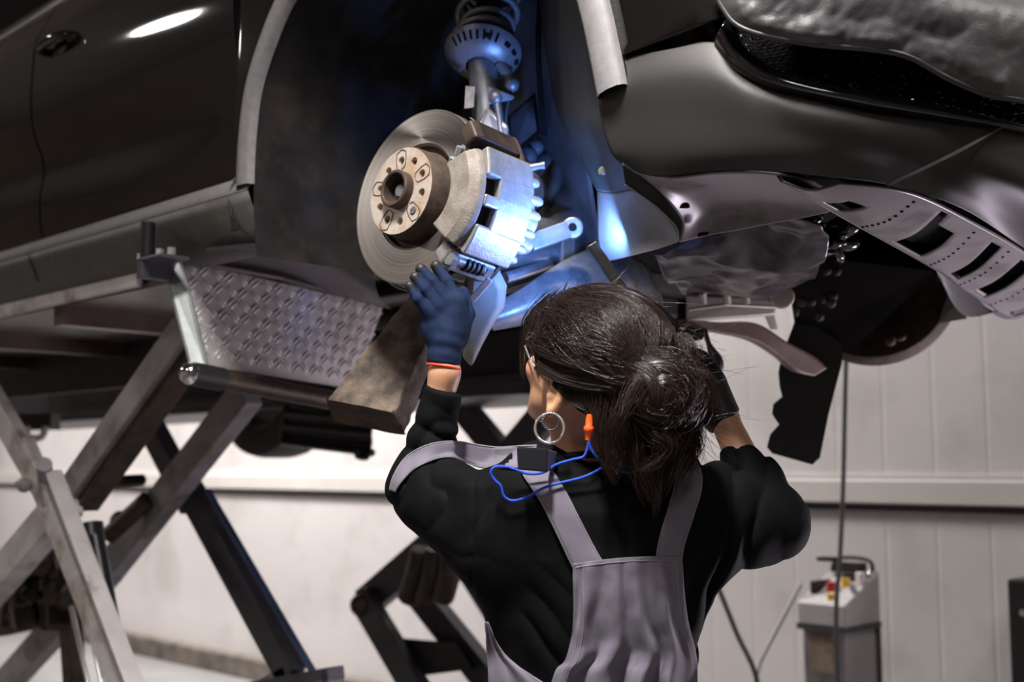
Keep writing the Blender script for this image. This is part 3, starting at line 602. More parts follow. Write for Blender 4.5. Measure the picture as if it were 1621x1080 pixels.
# grille opening with hexagon mesh
H0 = rowp([(1150, 26), (1168, 62), (1205, 98), (1270, 125), (1370, 146), (1480, 166), (1612, 196), (1760, 232)], .03)
H1 = rowp([(1120, -60), (1150, -20), (1210, 20), (1280, 40), (1380, 50), (1480, 70), (1612, 110), (1760, 140)], .05)
hg = loft([H0, H1], 50, 12)
gr_ = MB().grid(hg).build('grille_back', M['void'], CAR, smooth=60)
m = MB()
for i in range(len(hg) - 1):
    for j in range(0, 49):
        c = (hg[i][j] + hg[i + 1][j + 1]) / 2 + (EYE - hg[i][j]).normalized() * .004
        a_ = (hg[i][j + 1] - hg[i][j]); b_ = (hg[i + 1][j] - hg[i][j])
        if i % 2: c += a_ * .5
        for s in (1, -1): m.poly([c - a_ * .5, c - a_ * .42, c + b_ * .5 * s + a_ * .04, c + b_ * .5 * s - a_ * .04])
        for s in (1, -1): m.poly([c + a_ * .5, c + a_ * .42, c + b_ * .5 * s + a_ * .04, c + b_ * .5 * s - a_ * .04])
m.build('honeycomb', M['gloss'], gr_, solid=.002)
# black return flange of bumper, lilac undertray
F0 = [P(985, 258, 1.86), P(1010, 276, 1.87), P(1040, 300, 1.89), P(1062, 325, 1.90), P(1080, 352, 1.92), P(1074, 382, 1.93)]
F1 = [P(990, 292, 1.88), P(1012, 308, 1.89), P(1035, 324, 1.905), P(1055, 342, 1.915), P(1072, 362, 1.925), P(1073, 383, 1.93)]
MB().grid(loft([F0, F1], 26, 5)).build('bumper_return', M['black'], bu, smooth=60, solid=.003)
MB().tube(catmull([p + (EYE - p).normalized() * .003 for p in F1], 26), .0016, 6).build('bright_edge', M['galv'], bu)
U0 = [P(1000, 268, 1.88), P(1060, 280, 1.86), P(1130, 273, 1.85), P(1200, 272, 1.84), P(1262, 280, 1.85), P(1330, 296, 1.9)]
U1 = [P(1052, 312, 1.93), P(1095, 302, 1.95), P(1150, 300, 1.94), P(1210, 300, 1.92), P(1270, 308, 1.92), P(1325, 318, 1.93)]
U2 = [P(1080, 352, 2.02), P(1120, 334, 2.03), P(1165, 328, 2.01), P(1220, 324, 1.98), P(1275, 328, 1.96), P(1315, 332, 1.95)]
U3 = [P(1075, 383, 2.07), P(1120, 373, 2.06), P(1170, 364, 2.04), P(1220, 354, 2.01), P(1268, 345, 1.98), P(1308, 336, 1.96)]
ut = MB().grid(loft([U0, U1, U2, U3], 40, 20)).build('undertray', M['tray'], CAR, smooth=60, solid=.003)
for px, py, sx_ in ((1079, 323, 13), (1112, 366, 10)):
    c = P(px, py, 1.985 if py < 340 else 2.035); m = MB(); m.lathe(c, (-.1, -.15, 1), [(0, -.008), (.0115 * sx_ / 12, -.008), (.0115 * sx_ / 12, -.003), (0, -.003)], 20); m.build('drain_hole', M['void'], ut)
# slotted lower strip (real openings)
L1 = [P(1238, 287, 1.84), P(1350, 352, 2.02), P(1480, 425, 2.50), P(1532, 462, 2.72), P(1600, 505, 3.05)]
L2 = [P(1330, 290, 1.80), P(1446, 306, 1.84), P(1560, 362, 2.12), P(1625, 400, 2.36), P(1700, 452, 2.72)]
mid = [(a_ + b_) / 2 + Vector((0, 0, -.012)) for a_, b_ in zip(L1, L2)]
g = loft([L1, mid, L2], 90, 24); m = MB(); vs = [[m.bm.verts.new(p) for p in r] for r in g]
SL = [(.13, .19, 4, 13), (.34, .42, 3, 17), (.34, .37, 17, 21), (.56, .62, 3, 20), (.75, .80, 3, 20), (.93, .97, 3, 20)]
for i in range(23):
    for j in range(89):
        u = j / 89
        if any(a_ < u < b_ and c_ <= i < d_ for a_, b_, c_, d_ in SL): continue
        m.bm.faces.new((vs[i][j], vs[i][j + 1], vs[i + 1][j + 1], vs[i + 1][j]))
st_ = m.build('slotted_strip', M['tray'], CAR, smooth=40, solid=.004)
m = MB()
for uu in (.27, .48, .68, .86):
    for i in range(2, 22, 2):
        j = int(uu * 89); c = g[i][min(j, 89)]; m.lathe(c, (0, 0, -1), [(0, .004), (.0028, .004), (.0028, .001), (0, .001)], 8)
m.build('vent_dot', M['void'], st_)
MB().grid([[p + Vector((.0, 0, .022)) for p in r] for r in loft([L1, mid, L2], 30, 8)]).build('strip_back', M['void'], CAR)
E1 = [p for p in L1]; E2 = [p + Vector((-.0, 0, .02)) + Vector((-.012, 0, 0)) for p in L1]
MB().grid(loft([E1, E2], 30, 3)).build('strip_edge', M['black'], CAR, solid=.006)
# end of bumper at the far corner
MB().grid(loft([[P(1480, 425, 2.5), P(1532, 462, 2.72), P(1600, 505, 3.05), P(1700, 452, 2.9)], [P(1486, 436, 2.55), P(1528, 500, 2.78), P(1610, 484, 3.0), P(1700, 470, 2.9)]], 20, 4)).build('splitter_end', M['black'], CAR, solid=.006)
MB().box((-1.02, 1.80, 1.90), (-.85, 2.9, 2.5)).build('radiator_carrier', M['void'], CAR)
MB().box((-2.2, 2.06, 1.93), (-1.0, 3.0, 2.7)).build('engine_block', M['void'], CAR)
# bonnet and far side (seen only from other places)
MB().grid(loft([[Vector((-2.4, 1.45, 2.66)), Vector((-1.6, 1.45, 2.62)), Vector((-1.0, 1.52, 2.5)), Vector((-.75, 1.8, 2.36))], [Vector((-2.4, 2.3, 2.76)), Vector((-1.6, 2.3, 2.72)), Vector((-.95, 2.3, 2.58)), Vector((-.66, 2.3, 2.38))],
    [Vector((-2.4, 3.15, 2.66)), Vector((-1.6, 3.15, 2.62)), Vector((-1.0, 3.08, 2.5)), Vector((-.75, 2.8, 2.36))]], 20, 20)).build('bonnet', M['paint'], CAR, smooth=60, solid=.004)
m = MB(); m.grid(side_grid(-6.3, -2.2, [(1.95, 3.19), (2.1, 3.21), (2.5, 3.21), (2.7, 3.15)], 6)); m.grid(side_grid(-1.25, -.85, [(1.95, 3.15), (2.1, 3.17), (2.5, 3.17), (2.6, 3.12)], 4)); m.grid(side_grid(-2.2, -1.25, [(2.4, 3.17), (2.5, 3.2), (2.6, 3.12)], 4))
m.build('side_panel', M['paint'], CAR, solid=.004)
# underbody behind the wheel
MB().box((-6.3, 3.08, 1.82), (-2.2, 3.17, 1.97)).build('side_skirt', M['void'], CAR, bevel=.01)
MB().box((-6.3, 1.54, 1.885), (-2.22, 3.1, 1.93)).build('floor_pan', M['under'], CAR)
m = MB(); m.box((-6.0, 2.18, 1.84), (-2.3, 2.28, 1.885)); m.box((-6, 2.9, 1.82), (-2.3, 3.05, 1.885)); m.build('floor_rail', M['under'], CAR, bevel=.01)
MB().tube([(-6, 2.45, 1.83), (-3, 2.45, 1.83), (-2.2, 2.5, 1.86)], .035, 16).build('exhaust_pipe', M['rustdk'], CAR, smooth=60)
MB().grid(loft([[P(330, 392, 2.72), P(420, 385, 2.6), P(500, 400, 2.75), P(590, 430, 2.9)], [P(330, 400, 2.8), P(430, 405, 2.75), P(510, 430, 2.9), P(600, 470, 3.0)], [P(380, 430, 3.2), P(450, 440, 3.2), P(520, 465, 3.2), P(620, 490, 3.2)]], 16, 10)).build('underbody_cover', M['under'], CAR, smooth=60)
# rear far tyre
rc = Vector((-4.43, 2.98, 1.735))
t_ = MB().lathe(rc, (0, 1, 0), [(.20, -.09), (.30, -.11), (.335, -.10), (.345, -.06), (.345, .06), (.335, .1), (.3, .11), (.2, .09)], 48, closed=True).build('rear_tyre', M['tyre'], CAR, smooth=50)
MB().lathe(rc, (0, 1, 0), [(.0, .02), (.06, -.02), (.18, -.05), (.215, -.1), (.22, -.08), (.2, .08), (0, .08)], 40).build('wheel_rim', M['alum'], t_, smooth=40)

# ------------------------------------------------------------------ brake assembly
AL = math.radians(50.7); th = math.radians(20)
DC = P(658, 311, 2.26); V_ = (EYE - DC).normalized()
ru = UP - V_ * UP.dot(V_); ru.normalize(); rr_ = ru.cross(V_).normalized()        # image right, image up at the disc
if rr_.dot(RT) < 0: rr_ = -rr_
mdir = (-rr_ * math.cos(th) + ru * math.sin(th)); NN = (V_ * math.cos(AL) + mdir * math.sin(AL)).normalized()
AM = (rr_ * math.sin(th) + ru * math.cos(th)).normalized(); AM = (AM - NN * AM.dot(NN)).normalized(); BM = AM.cross(NN).normalized()
if BM.dot(rr_) < 0: BM = -BM
def DL(a, b, h): return DC + AM * a + BM * b + NN * h                # disc frame: along AM (up), BM (toward caliper), NN (outward)
def DR(deg, r, h): a = math.radians(deg); return DL(r * math.cos(a), r * math.sin(a), h)     # 0 deg = up, 90 = toward caliper
AS = THG = None
bd = MB().lathe(DC, NN, [(.1045, 0), (.1685, 0), (.170, -.0015), (.170, -.008), (.164, -.009), (.164, -.017), (.170, -.018), (.170, -.026), (.10, -.026), (.10, -.004), (.1045, -.003)], 96, closed=True).build('brake_disc', M['disc'], CAR, smooth=30)
ringed(M['disc'], DC - CAR.location, NN)
MB().lathe(DC, NN, [(.1045, -.003), (.098, -.012), (.090, -.012), (.0865, -.004), (.0855, .036), (.0835, .0385)], 72).build('disc_bell', M['rustdk'], bd, smooth=40)
# hub face with ten real holes: rings of facets with gaps
m = MB(); RR = .0835; hr = .0082; hb = .060
def hubface():
    bm = m.bm; h = .0385; K = 10
    for k in range(K):
        a0 = math.radians(36 * k + 8); c = (math.cos(a0) * hb, math.sin(a0) * hb); r0 = .030
        cor = [(math.cos(a0 + e) * r, math.sin(a0 + e) * r) for e in (-math.pi / 10, math.pi / 10) for r in (r0, RR)]
        angs = sorted([2 * math.pi * i / 36 - math.pi for i in range(36)] + [math.atan2(y - c[1], x - c[0]) for x, y in cor])
        def hit(a):
            dx, dy = math.cos(a), math.sin(a); ts = []
            for e in (-math.pi / 10, math.pi / 10):
                lx, ly = math.cos(a0 + e), math.sin(a0 + e); den = dx * ly - dy * lx
                if abs(den) > 1e-9:
                    t = (-c[0] * ly + c[1] * lx) / den
                    if t > 1e-6: ts.append(t)
            for R_ in (r0, RR):
                b_ = c[0] * dx + c[1] * dy; q_ = c[0] ** 2 + c[1] ** 2 - R_ ** 2; D_ = b_ * b_ - q_
                if D_ > 0: ts += [t for t in (-b_ - math.sqrt(D_), -b_ + math.sqrt(D_)) if t > 1e-6]
            t = min(ts); return (c[0] + dx * t, c[1] + dy * t)
        vo = [bm.verts.new(DL(*hit(a), h)) for a in angs]
        vi = [bm.verts.new(DL(c[0] + hr * math.cos(a), c[1] + hr * math.sin(a), h)) for a in angs]
        vd = [bm.verts.new(DL(c[0] + hr * math.cos(a), c[1] + hr * math.sin(a), h - .012)) for a in angs]
        for i in range(len(angs)):
            j = (i + 1) % len(angs); bm.faces.new((vo[i], vo[j], vi[j], vi[i])); bm.faces.new((vi[i], vi[j], vd[j], vd[i]))
hubface(); hf = m.build('hub_face', M['rusty'], bd)
MB().lathe(DL(0, 0, 0), NN, [(0, .022), (.084, .022)], 40).build('hub_shade_plate', M['void'], bd)  # black plate standing in for the shade inside the hub holes
for k in range(5):
    a0 = 72 * k + 44; c = DR(a0, hb, .0385); tr_ = (DR(a0, 1, 0) - DC).normalized(); tt = NN.cross(tr_)
    m = MB(); o_ = [(-.018, .002), (-.015, .010), (.002, .0135), (.016, .0125), (.022, 0)]; o_ = o_ + [(x, -y) for x, y in o_[-2::-1]] 
    for (x1_, y1_), (x2_, y2_) in zip(o_, o_[1:]):
        m.tube([c + tr_ * x1_ + tt * y1_ + NN * .0004, c + tr_ * x2_ + tt * y2_ + NN * .0004], .0009, 6, cap=False)
    m.build('hub_embossing', M['rustdk'], hf)
sc_ = DR(36 * 3 + 8 + 18 - 18, hb, .0385)
MB().lathe(DL(0, 0, 0), NN, [(.036, .036), (.036, .056), (.034, .058), (.030, .058), (.028, .056), (.028, .030), (.014, .030), (.013, .040), (0, .040)], 48).build('hub_nose', M['rustdk'], hf, smooth=40)
MB().lathe(DL(0, 0, 0), NN, [(0, .0415), (.0115, .0415), (.0125, .040), (.0125, .030)], 24).build('axle_end', M['steel'], hf, smooth=40)
MB().lathe(DR(116, hb, .0385), NN, [(0, .001), (.002, .001), (.0022, .0022), (.0062, .0022), (.0068, -.002), (0, -.003)], 16).build('locating_screw', M['steel'], hf)
# caliper: sections (r, h) swept round the disc
CA0, CA1 = 42, 104
def sweep(prof, a0, a1, n_, mm, name, par, radial=None, bev=.004, **k):
    m = MB(); rings = []
    for i in range(n_ + 1):
        a = a0 + (a1 - a0) * i / n_; f = abs(2 * i / n_ - 1)
        rings.append([m.bm.verts.new(DR(a, r - (radial(f) if radial else 0), h)) for r, h in prof])
    q = len(prof)
    for i in range(n_):
        for j in range(q): m.bm.faces.new((rings[i][j], rings[i + 1][j], rings[i + 1][(j + 1) % q], rings[i][(j + 1) % q]))
    m.bm.faces.new(rings[0]); m.bm.faces.new(rings[-1][::-1])
    return m.build(name, mm, par, bevel=bev, **k)
cal = sweep([(.122, .012), (.128, .034), (.178, .036), (.196, .026), (.200, .012), (.182, .010)], 50, 108, 14, M['cast'], 'brake_caliper', CAR, radial=lambda f: .012 * f * f)
sweep([(.182, .012), (.202, .012), (.205, -.105), (.180, -.105)], 50, 66, 5, M['alum'], 'caliper_bridge', cal)
sweep([(.182, .012), (.202, .012), (.206, -.105), (.180, -.105)], 76, 82, 3, M['alum'], 'caliper_bridge', cal)
sweep([(.182, .012), (.202, .012), (.205, -.105), (.180, -.105)], 92, 109, 5, M['alum'], 'caliper_bridge', cal)
sweep([(.182, -.022), (.203, -.018), (.207, -.105), (.180, -.105)], 64, 94, 5, M['alum'], 'caliper_bridge', cal)
sweep([(.115, -.052), (.185, -.048), (.200, -.052), (.202, -.080), (.196, -.125), (.130, -.125), (.115, -.11)], 47, 112, 14, M['alum'], 'piston_housing', cal, radial=lambda f: .018 * f * f, bev=.006)
MB().tube([DR(80, .15, -.12), DR(80, .15, -.155)], [.036, .030], 24).build('piston_cup', M['alum'], cal, smooth=60, bevel=.003)
for k_, (dg, r_, h_) in enumerate(((60, .2, -.112), (70, .205, -.118), (78, .203, -.12), (88, .203, -.118), (97, .2, -.115), (104, .196, -.11))):
    MB().tube([DR(dg, r_ - .008, h_ + .02), DR(dg, r_ - .002, h_ - .004), DR(dg, r_ - .002, h_ - .010)], [.010, .009, .006], 10).build('caliper_lug', M['alum'], cal, smooth=60)
MB().tube([DR(52, .195, -.10), DR(52, .215, -.112), DR(52, .222, -.118)], [.008, .006, .0075], 10).build('bleed_nipple', M['steel'], cal, smooth=60)
sweep([(.115, .0005), (.115, .010), (.174, .010), (.174, .0005)], 50, 107, 12, M['rustdk'], 'brake_pad', cal, bev=.001)
sweep([(.115, -.027), (.115, -.042), (.176, -.042), (.176, -.027)], 50, 107, 12, M['rustdk'], 'brake_pad', cal, bev=.001)
brk = sweep([(.160, -.02), (.160, .024), (.190, .026), (.196, .010), (.196, -.09), (.165, -.09)], 31, 44, 4, M['grease'], 'caliper_bracket', CAR, bev=.004)
sweep([(.150, -.02), (.150, .020), (.180, .020), (.190, .004), (.194, -.09), (.155, -.09)], 111, 123, 4, M['alum'], 'bracket_foot', brk, bev=.004)
sweep([(.110, -.090), (.110, -.10), (.195, -.10), (.195, -.090)], 30, 124, 18, M['rustdk'], 'bracket_plate', brk, bev=.002)
MB().tube([DR(116, .185, .005), DR(116, .187, -.075)], .0105, 16).build('guide_pin', M['steel'], brk, smooth=50)
m = MB()
for k_ in range(4): m.tube([DR(116, .187, -.02 - .012 * k_), DR(116, .187, -.026 - .012 * k_)], .0145, 14)
m.build('pin_bellows', M['black'], brk, smooth=60)
for h_, mm in ((.018, M['steel']), (-.07, M['steel'])): MB().tube([DR(116, .187, h_), DR(116, .187, h_ - .016)], .013, 6).build('hex_bolt', mm, brk)
m = MB(); m.tube([DR(43, .150, .020), DR(43, .155, -.01)], .008, 8); m.tube([DR(48, .14, .026), DR(44, .155, .030)], .007, 6); m.tube([DR(50, .118, .022), DR(47, .13, .028)], .006, 6)
m.build('retaining_clip', M['galv'], brk)
# anti rattle spring window parts, lower wire bracket
m = MB(); q0 = P(702, 432, 2.22); q1 = P(718, 396, 2.24)
m.tube([P(700, 425, 2.22), P(718, 397, 2.23), P(727, 401, 2.23), P(708, 433, 2.22)], .0022, 6, closed=False); m.tube([P(712, 405, 2.21), P(722, 411, 2.21), P(716, 425, 2.21)], .002, 6)
m.build('pad_spring', M['galv'], brk)
m = MB(); m.tube(catmull([P(712, 430, 2.26), P(728, 432, 2.25), P(742, 436, 2.25), P(738, 462, 2.24)], 14), [.007] * 7 + [.0075] * 7, 10); m.ball(P(742, 436, 2.25), .0115, 12); m.build('sensor_bracket', M['steel'], brk, smooth=60)
# backing shield and knuckle behind the disc
MB().lathe(DC - NN * .045, NN, [(.06, -.01), (.12, 0), (.172, .004), (.176, .012)], 50, 150, 350, up=AM).build('dust_shield', M['steel'], CAR, smooth=50, solid=.002)
kn = MB(); kn.tube([DC - NN * .03, DC - NN * .12], [.05, .065], 20); kn.tube(catmull([DC - NN * .1, DC - NN * .11 + AM * .10 + BM * .03, P(768, 262, 2.42)], 8), [.045] * 4 + [.036] * 4, 14); kn.tube(catmull([DC - NN * .1, DC - NN * .1 - AM * .09 + BM * .05, P(760, 425, 2.42)], 8), [.04] * 4 + [.03] * 4, 14)
kn.build('steering_knuckle', M['steel'], CAR, smooth=70)
# strut
st = MB().tube([P(782, 262, 2.46), P(768, 150, 2.48), P(763, 90, 2.49)], [.036, .031, .031], 28).build('strut_tube', M['steel'], CAR, smooth=50)
MB().hexa([P(738, 232, 2.40), P(800, 268, 2.40), P(806, 200, 2.40), P(772, 168, 2.42)], [P(738, 232, 2.47), P(800, 268, 2.47), P(806, 200, 2.47), P(772, 168, 2.49)]).build('knuckle_clamp', M['steel'], st, bevel=.008)
MB().hexa([P(737, 136, 2.435), P(752, 137, 2.43), P(750, 170, 2.425), P(735, 172, 2.43)], [P(737, 136, 2.45), P(752, 137, 2.445), P(750, 170, 2.44), P(735, 172, 2.445)]).build('part_sticker', M['sticker'], st)
sa = (P(770, 20, 2.52) - P(762, 90, 2.49)).normalized(); sa = (sa + (-FW) * -.25).normalized()
sc0 = P(763, 94, 2.49)
seat = MB(); seat.lathe(sc0, sa, [(.032, -.022), (.05, -.020), (.066, -.004), (.078, .010), (.081, .022), (.078, .024), (.06, .010), (.032, .0)], 56, closed=True)
ss = seat.build('spring_seat', M['steel'], st, smooth=40)
su_ = sa.orthogonal().normalized(); 
vdir = (EYE - sc0); vdir = (vdir - sa * vdir.dot(sa)).normalized(); hdir = sa.cross(vdir)
m = MB()
for dg in list(range(-20, 60, 11)): 
    a = math.radians(dg); rd_ = vdir * math.cos(a) - hdir * math.sin(a)
    c = sc0 + rd_ * .072 + sa * .004; m.tube([c - rd_ * .008 - sa * .008, c + rd_ * .005 + sa * .006], .0032, 6)
for dg in (-62, -42, -5, -85):
    a = math.radians(dg); rd_ = vdir * math.cos(a) - hdir * math.sin(a); td = sa.cross(rd_)
    c = sc0 + rd_ * .0705 + sa * .0015; m.tube([c - td * .006, c + td * .006], .0052, 8)
m.build('seat_slot', M['void'], ss, smooth=40)
sp = [sc0 + sa * (.022 + .034 * q / 26) + (vdir * math.cos(2 * math.pi * q / 26) + hdir * math.sin(2 * math.pi * q / 26)) * (.058 + .006 * math.sin(q * .1)) for q in range(0, 190)]
MB().tube(sp, .0072, 10).build('coil_spring', M['steel'], st, smooth=180)
MB().tube([sc0, sc0 + sa * .3], .028, 20).build('bump_boot', M['black'], st, smooth=60)
m = MB(); m.tube([P(790, 100, 2.47), P(814, 132, 2.47)], .012, 10); m.ball(P(810, 134, 2.46), .016, 14); m.build('hose_bracket', M['steel'], st, smooth=50)
m = MB(); m.tube([P(786, 158, 2.42), P(792, 200, 2.41), P(799, 246, 2.40)], .0065, 10); m.ball(P(785, 155, 2.42), .014, 12); m.build('stabiliser_link', M['steel'], CAR, smooth=60)
m = MB(); m.hexa([P(772, 136, 2.41), P(815, 152, 2.44), P(812, 158, 2.44), P(774, 166, 2.42)], [P(772, 136, 2.48), P(815, 152, 2.48), P(812, 158, 2.48), P(774, 166, 2.49)]); m.build('link_bracket', M['steel'], st, bevel=.003)
m = MB(); m.tube(catmull([P(812, 130, 2.46), P(800, 190, 2.48), P(815, 235, 2.5), P(838, 262, 2.45)], 16), .0055, 8); m.build('brake_hose', M['black'], CAR, smooth=60)
# inner wing panels
MB().grid(loft([[P(560, -60, 3.1), P(700, -60, 3.0), P(830, -60, 2.72), P(900, -60, 2.5)], [P(560, 120, 3.15), P(700, 120, 3.05), P(835, 120, 2.7), P(910, 120, 2.45)], [P(560, 260, 3.2), P(700, 260, 3.0), P(840, 270, 2.7), P(930, 250, 2.4)], [P(560, 400, 3.3), P(700, 400, 3.1), P(850, 400, 2.8), P(950, 380, 2.5)]], 30, 30)).build('inner_wing', M['chassis'], CAR, smooth=60, solid=.004)
ip = [P(828, 190, 2.60), P(846, 152, 2.60), P(852, 212, 2.57), P(806, 252, 2.57)]
ip = [P(806, 186, 2.62), P(846, 150, 2.60), P(853, 212, 2.56), P(808, 250, 2.57)]
MB().hexa(ip, [p + FW * .02 for p in ip]).build('access_panel', M['chassis'], CAR, bevel=.003)
MB().tube(ip, .004, 6, closed=True).build('panel_seal', M['void'], CAR)
MB().tube(catmull([P(858, -40, 2.55), P(852, 60, 2.52), P(856, 150, 2.5), P(862, 215, 2.5)], 20), .006, 8).build('wing_seam', M['void'], CAR)
# front liner strip and bright flap
LA = [P(846, -60, 2.55), P(862, 60, 2.5), P(876, 150, 2.42), P(890, 196, 2.38), P(918, 250, 2.30), P(946, 302, 2.24)]
LB = [P(885, -60, 2.25), P(895, 60, 2.22), P(912, 150, 2.18), P(925, 196, 2.14), P(950, 250, 2.1), P(972, 305, 2.06)]
LC = [P(930, -60, 1.98), P(938, 60, 1.96), P(955, 150, 1.96), P(966, 196, 1.94), P(984, 250, 1.92), P(1000, 300, 1.91)]
lf = MB().grid(loft([LA, LB, LC], 40, 20)).build('front_liner', M['linerf'], CAR, smooth=60, solid=.003)
m = MB(); m.lathe(P(955, 271, 2.085), (EYE - P(955, 271, 2.1)).normalized(), [(0, .004), (.006, .004), (.007, 0), (.009, .0)], 16); m.build('push_rivet', M['shield'], lf, smooth=30)
K0 = [P(946, 300, 2.24), P(972, 304, 2.08), P(1002, 300, 1.96), P(1030, 320, 1.93), P(1056, 342, 1.93)]
K1 = [P(947, 340, 2.26), P(975, 345, 2.12), P(1010, 345, 2.02), P(1045, 352, 1.97), P(1070, 362, 1.94)]
K2 = [P(948, 382, 2.28), P(978, 385, 2.18), P(1015, 382, 2.08), P(1048, 378, 2.02), P(1073, 374, 1.95)]
K3 = [P(958, 414, 2.32), P(985, 408, 2.24), P(1015, 400, 2.16), P(1045, 392, 2.08), P(1072, 383, 1.98)]
MB().grid(loft([K0, K1, K2, K3], 30, 20)).build('splash_flap', M['shield'], CAR, smooth=60, solid=.003)
# driveshaft, tie rod, arms
m = MB(); prof = [(.0, 0), (.03, 0), (.05, .01)] + [((.052 - .003 * i) if i % 2 else (.042 - .003 * i), .02 + .012 * i) for i in range(8)] + [(.018, .13), (.018, .45), (0, .45)]
ax = (P(900, 330, 2.9) - P(800, 300, 2.42)).normalized(); m.lathe(P(822, 304, 2.45), ax, prof, 28); m.build('driveshaft_boot', M['black'], CAR, smooth=40)
m = MB(); m.tube([P(824, 368, 2.36), P(870, 372, 2.5), P(906, 355, 2.58)], [.034, .034, .036], 20); m.build('steering_rack', M['steel'], CAR, smooth=50)
a0_, a1_ = P(838, 385, 2.30), P(906, 361, 2.34)
m = MB(); m.beam(a0_, a1_, .034, .02, FW); m.tube([a1_ - FW * .014, a1_ + FW * .014], .021, 24); m.build('link_arm', M['steel'], CAR, bevel=.004)
MB().tube([a1_ - FW * .017, a1_ + FW * .0], .008, 16).build('link_eye', M['void'], CAR)
m = MB(); m.tube([P(808, 378, 2.25), P(816, 382, 2.27), P(830, 386, 2.30)], [.014, .021, .021], 20); m.ball(P(812, 380, 2.26), .017, 16); m.build('track_rod_end', M['alum'], CAR, smooth=50)
A0 = [P(772, 492, 2.28), P(820, 462, 2.32), P(868, 430, 2.38), P(915, 404, 2.46), P(965, 396, 2.55), P(1020, 420, 2.7)]
A1 = [P(770, 508, 2.26), P(825, 490, 2.29), P(880, 468, 2.34), P(935, 446, 2.42), P(990, 440, 2.5), P(1040, 460, 2.7)]
A2 = [P(778, 521, 2.28), P(830, 512, 2.32), P(890, 505, 2.38), P(945, 490, 2.46), P(1000, 490, 2.55), P(1050, 500, 2.7)]
MB().grid(loft([A0, A1, A2], 40, 12)).build('control_arm', M['steel'], CAR, smooth=60, solid=.012, bevel=0)
m = MB(); m.tube(catmull([P(756, 402, 2.36), P(800, 408, 2.42), P(870, 398, 2.5), P(940, 380, 2.7)], 14), .022, 14); m.tube(catmull([P(800, 440, 2.4), P(850, 424, 2.45), P(920, 395, 2.6)], 12), .012, 10); m.build('lower_link', M['steel'], CAR, smooth=60)
m = MB(); m.hexa([P(770, 410, 2.42), P(860, 400, 2.5), P(880, 440, 2.5), P(790, 470, 2.42)], [P(770, 410, 2.5), P(860, 400, 2.58), P(880, 440, 2.58), P(790, 470, 2.5)]); m.build('subframe_plate', M['under'], CAR, bevel=.01)
m = MB(); m.box((-.03, -.02, -.035), (.03, .02, .035), Matrix.Translation(P(868, 395, 2.52))); m.box((-.02, -.02, -.035), (.02, .02, .035), Matrix.Translation(P(890, 400, 2.5))); m.build('rack_clamp', M['steel'], CAR, bevel=.004)
m = MB(); m.tube(catmull([P(868, 316, 2.55), P(880, 290, 2.55), P(884, 262, 2.58), P(893, 235, 2.6)], 12), [.010, .012, .013, .014, .014, .015, .014, .014, .013, .012, .011, .010], 14); m.build('hose_boot', M['chassis'], CAR, smooth=60)
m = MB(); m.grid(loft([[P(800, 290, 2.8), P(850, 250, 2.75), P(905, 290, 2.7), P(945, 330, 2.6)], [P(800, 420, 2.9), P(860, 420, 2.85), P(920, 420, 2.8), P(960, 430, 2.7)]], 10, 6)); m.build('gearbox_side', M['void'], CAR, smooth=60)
m = MB()
for (px, py, t_, r_) in ((830, 250, 2.6, .028), (845, 235, 2.62, .022), (862, 262, 2.62, .03), (910, 240, 2.62, .018), (880, 340, 2.68, .03), (930, 360, 2.66, .026)): MB().ball(P(px, py, t_), r_, 12, (1.2, .8, .9)).build('engine_boss', M['chassis'], CAR, smooth=180)
# ball joint housing, pale mottled casting beside the glove
BC = [(742, 428), (768, 412), (790, 425), (803, 452), (799, 486), (782, 512), (764, 545), (746, 582), (732, 566), (733, 500)]
cb = [P(x, y, 2.235 + .03 * (y - 412) / 170) for x, y in BC]; c2 = [P(758 + (x - 758) * .8, 490 + (y - 490) * .85, 2.36) for x, y in BC]
cf = [P(758 + (x - 758) * .72, 490 + (y - 490) * .8, 2.215 + .03 * (y - 412) / 170) for x, y in BC]
m = MB(); m.grid([[p for p in r] for r in (cf, cb, c2)], close_v=True); m.poly(cf); m.poly(c2); m.build('ball_joint_casting', M['shield'], CAR, smooth=60, bevel=.006)
m = MB(); m.beam(P(746, 476, 2.20), P(776, 442, 2.19), .013, .008, FW); m.build('glint_strip', M['creamy'], CAR, bevel=.002)  # pale strip standing in for a bright streak of light
# centre: oil pan, subframe, far arm and far shield
O = [[P(1034, 404, 2.45), P(1100, 386, 2.35), P(1180, 366, 2.28), P(1250, 350, 2.2), P(1300, 352, 2.2)], [P(1045, 425, 2.5), P(1110, 405, 2.36), P(1190, 398, 2.34), P(1260, 385, 2.3), P(1312, 380, 2.3)],
     [P(1062, 446, 2.6), P(1120, 440, 2.5), P(1190, 436, 2.45), P(1250, 425, 2.4), P(1300, 415, 2.4)], [P(1085, 462, 2.75), P(1140, 462, 2.65), P(1200, 462, 2.6), P(1245, 455, 2.6), P(1290, 440, 2.6)]]
g = loft(O, 60, 40); g = [[p + Vector((0, 0, .022 * N3(p, 8) + .008 * N3(p, 22))) for p in r] for r in g]
MB().grid(g).build('engine_cover', M['pan'], CAR, smooth=180, solid=.004)
m = MB()
for k in range(12):
    c = P(1290 + rng.uniform(-35, 50), 350 + rng.uniform(-10, 40), 2.35 + rng.uniform(0, .2)); m.ball(c, rng.uniform(.012, .03), 10, (rng.uniform(.7, 1.6), rng.uniform(.7, 1.3), rng.uniform(.5, 1)))
for k in range(5):
    m.tube(catmull([P(1150 + k * 40, 372, 2.4), P(1210 + k * 30, 385 + k * 5, 2.4), P(1290 + k * 10, 360 + 14 * k, 2.5)], 10), .006 + .002 * (k % 3), 8)
m.build('coolant_hoses', M['gloss'], CAR, smooth=180)
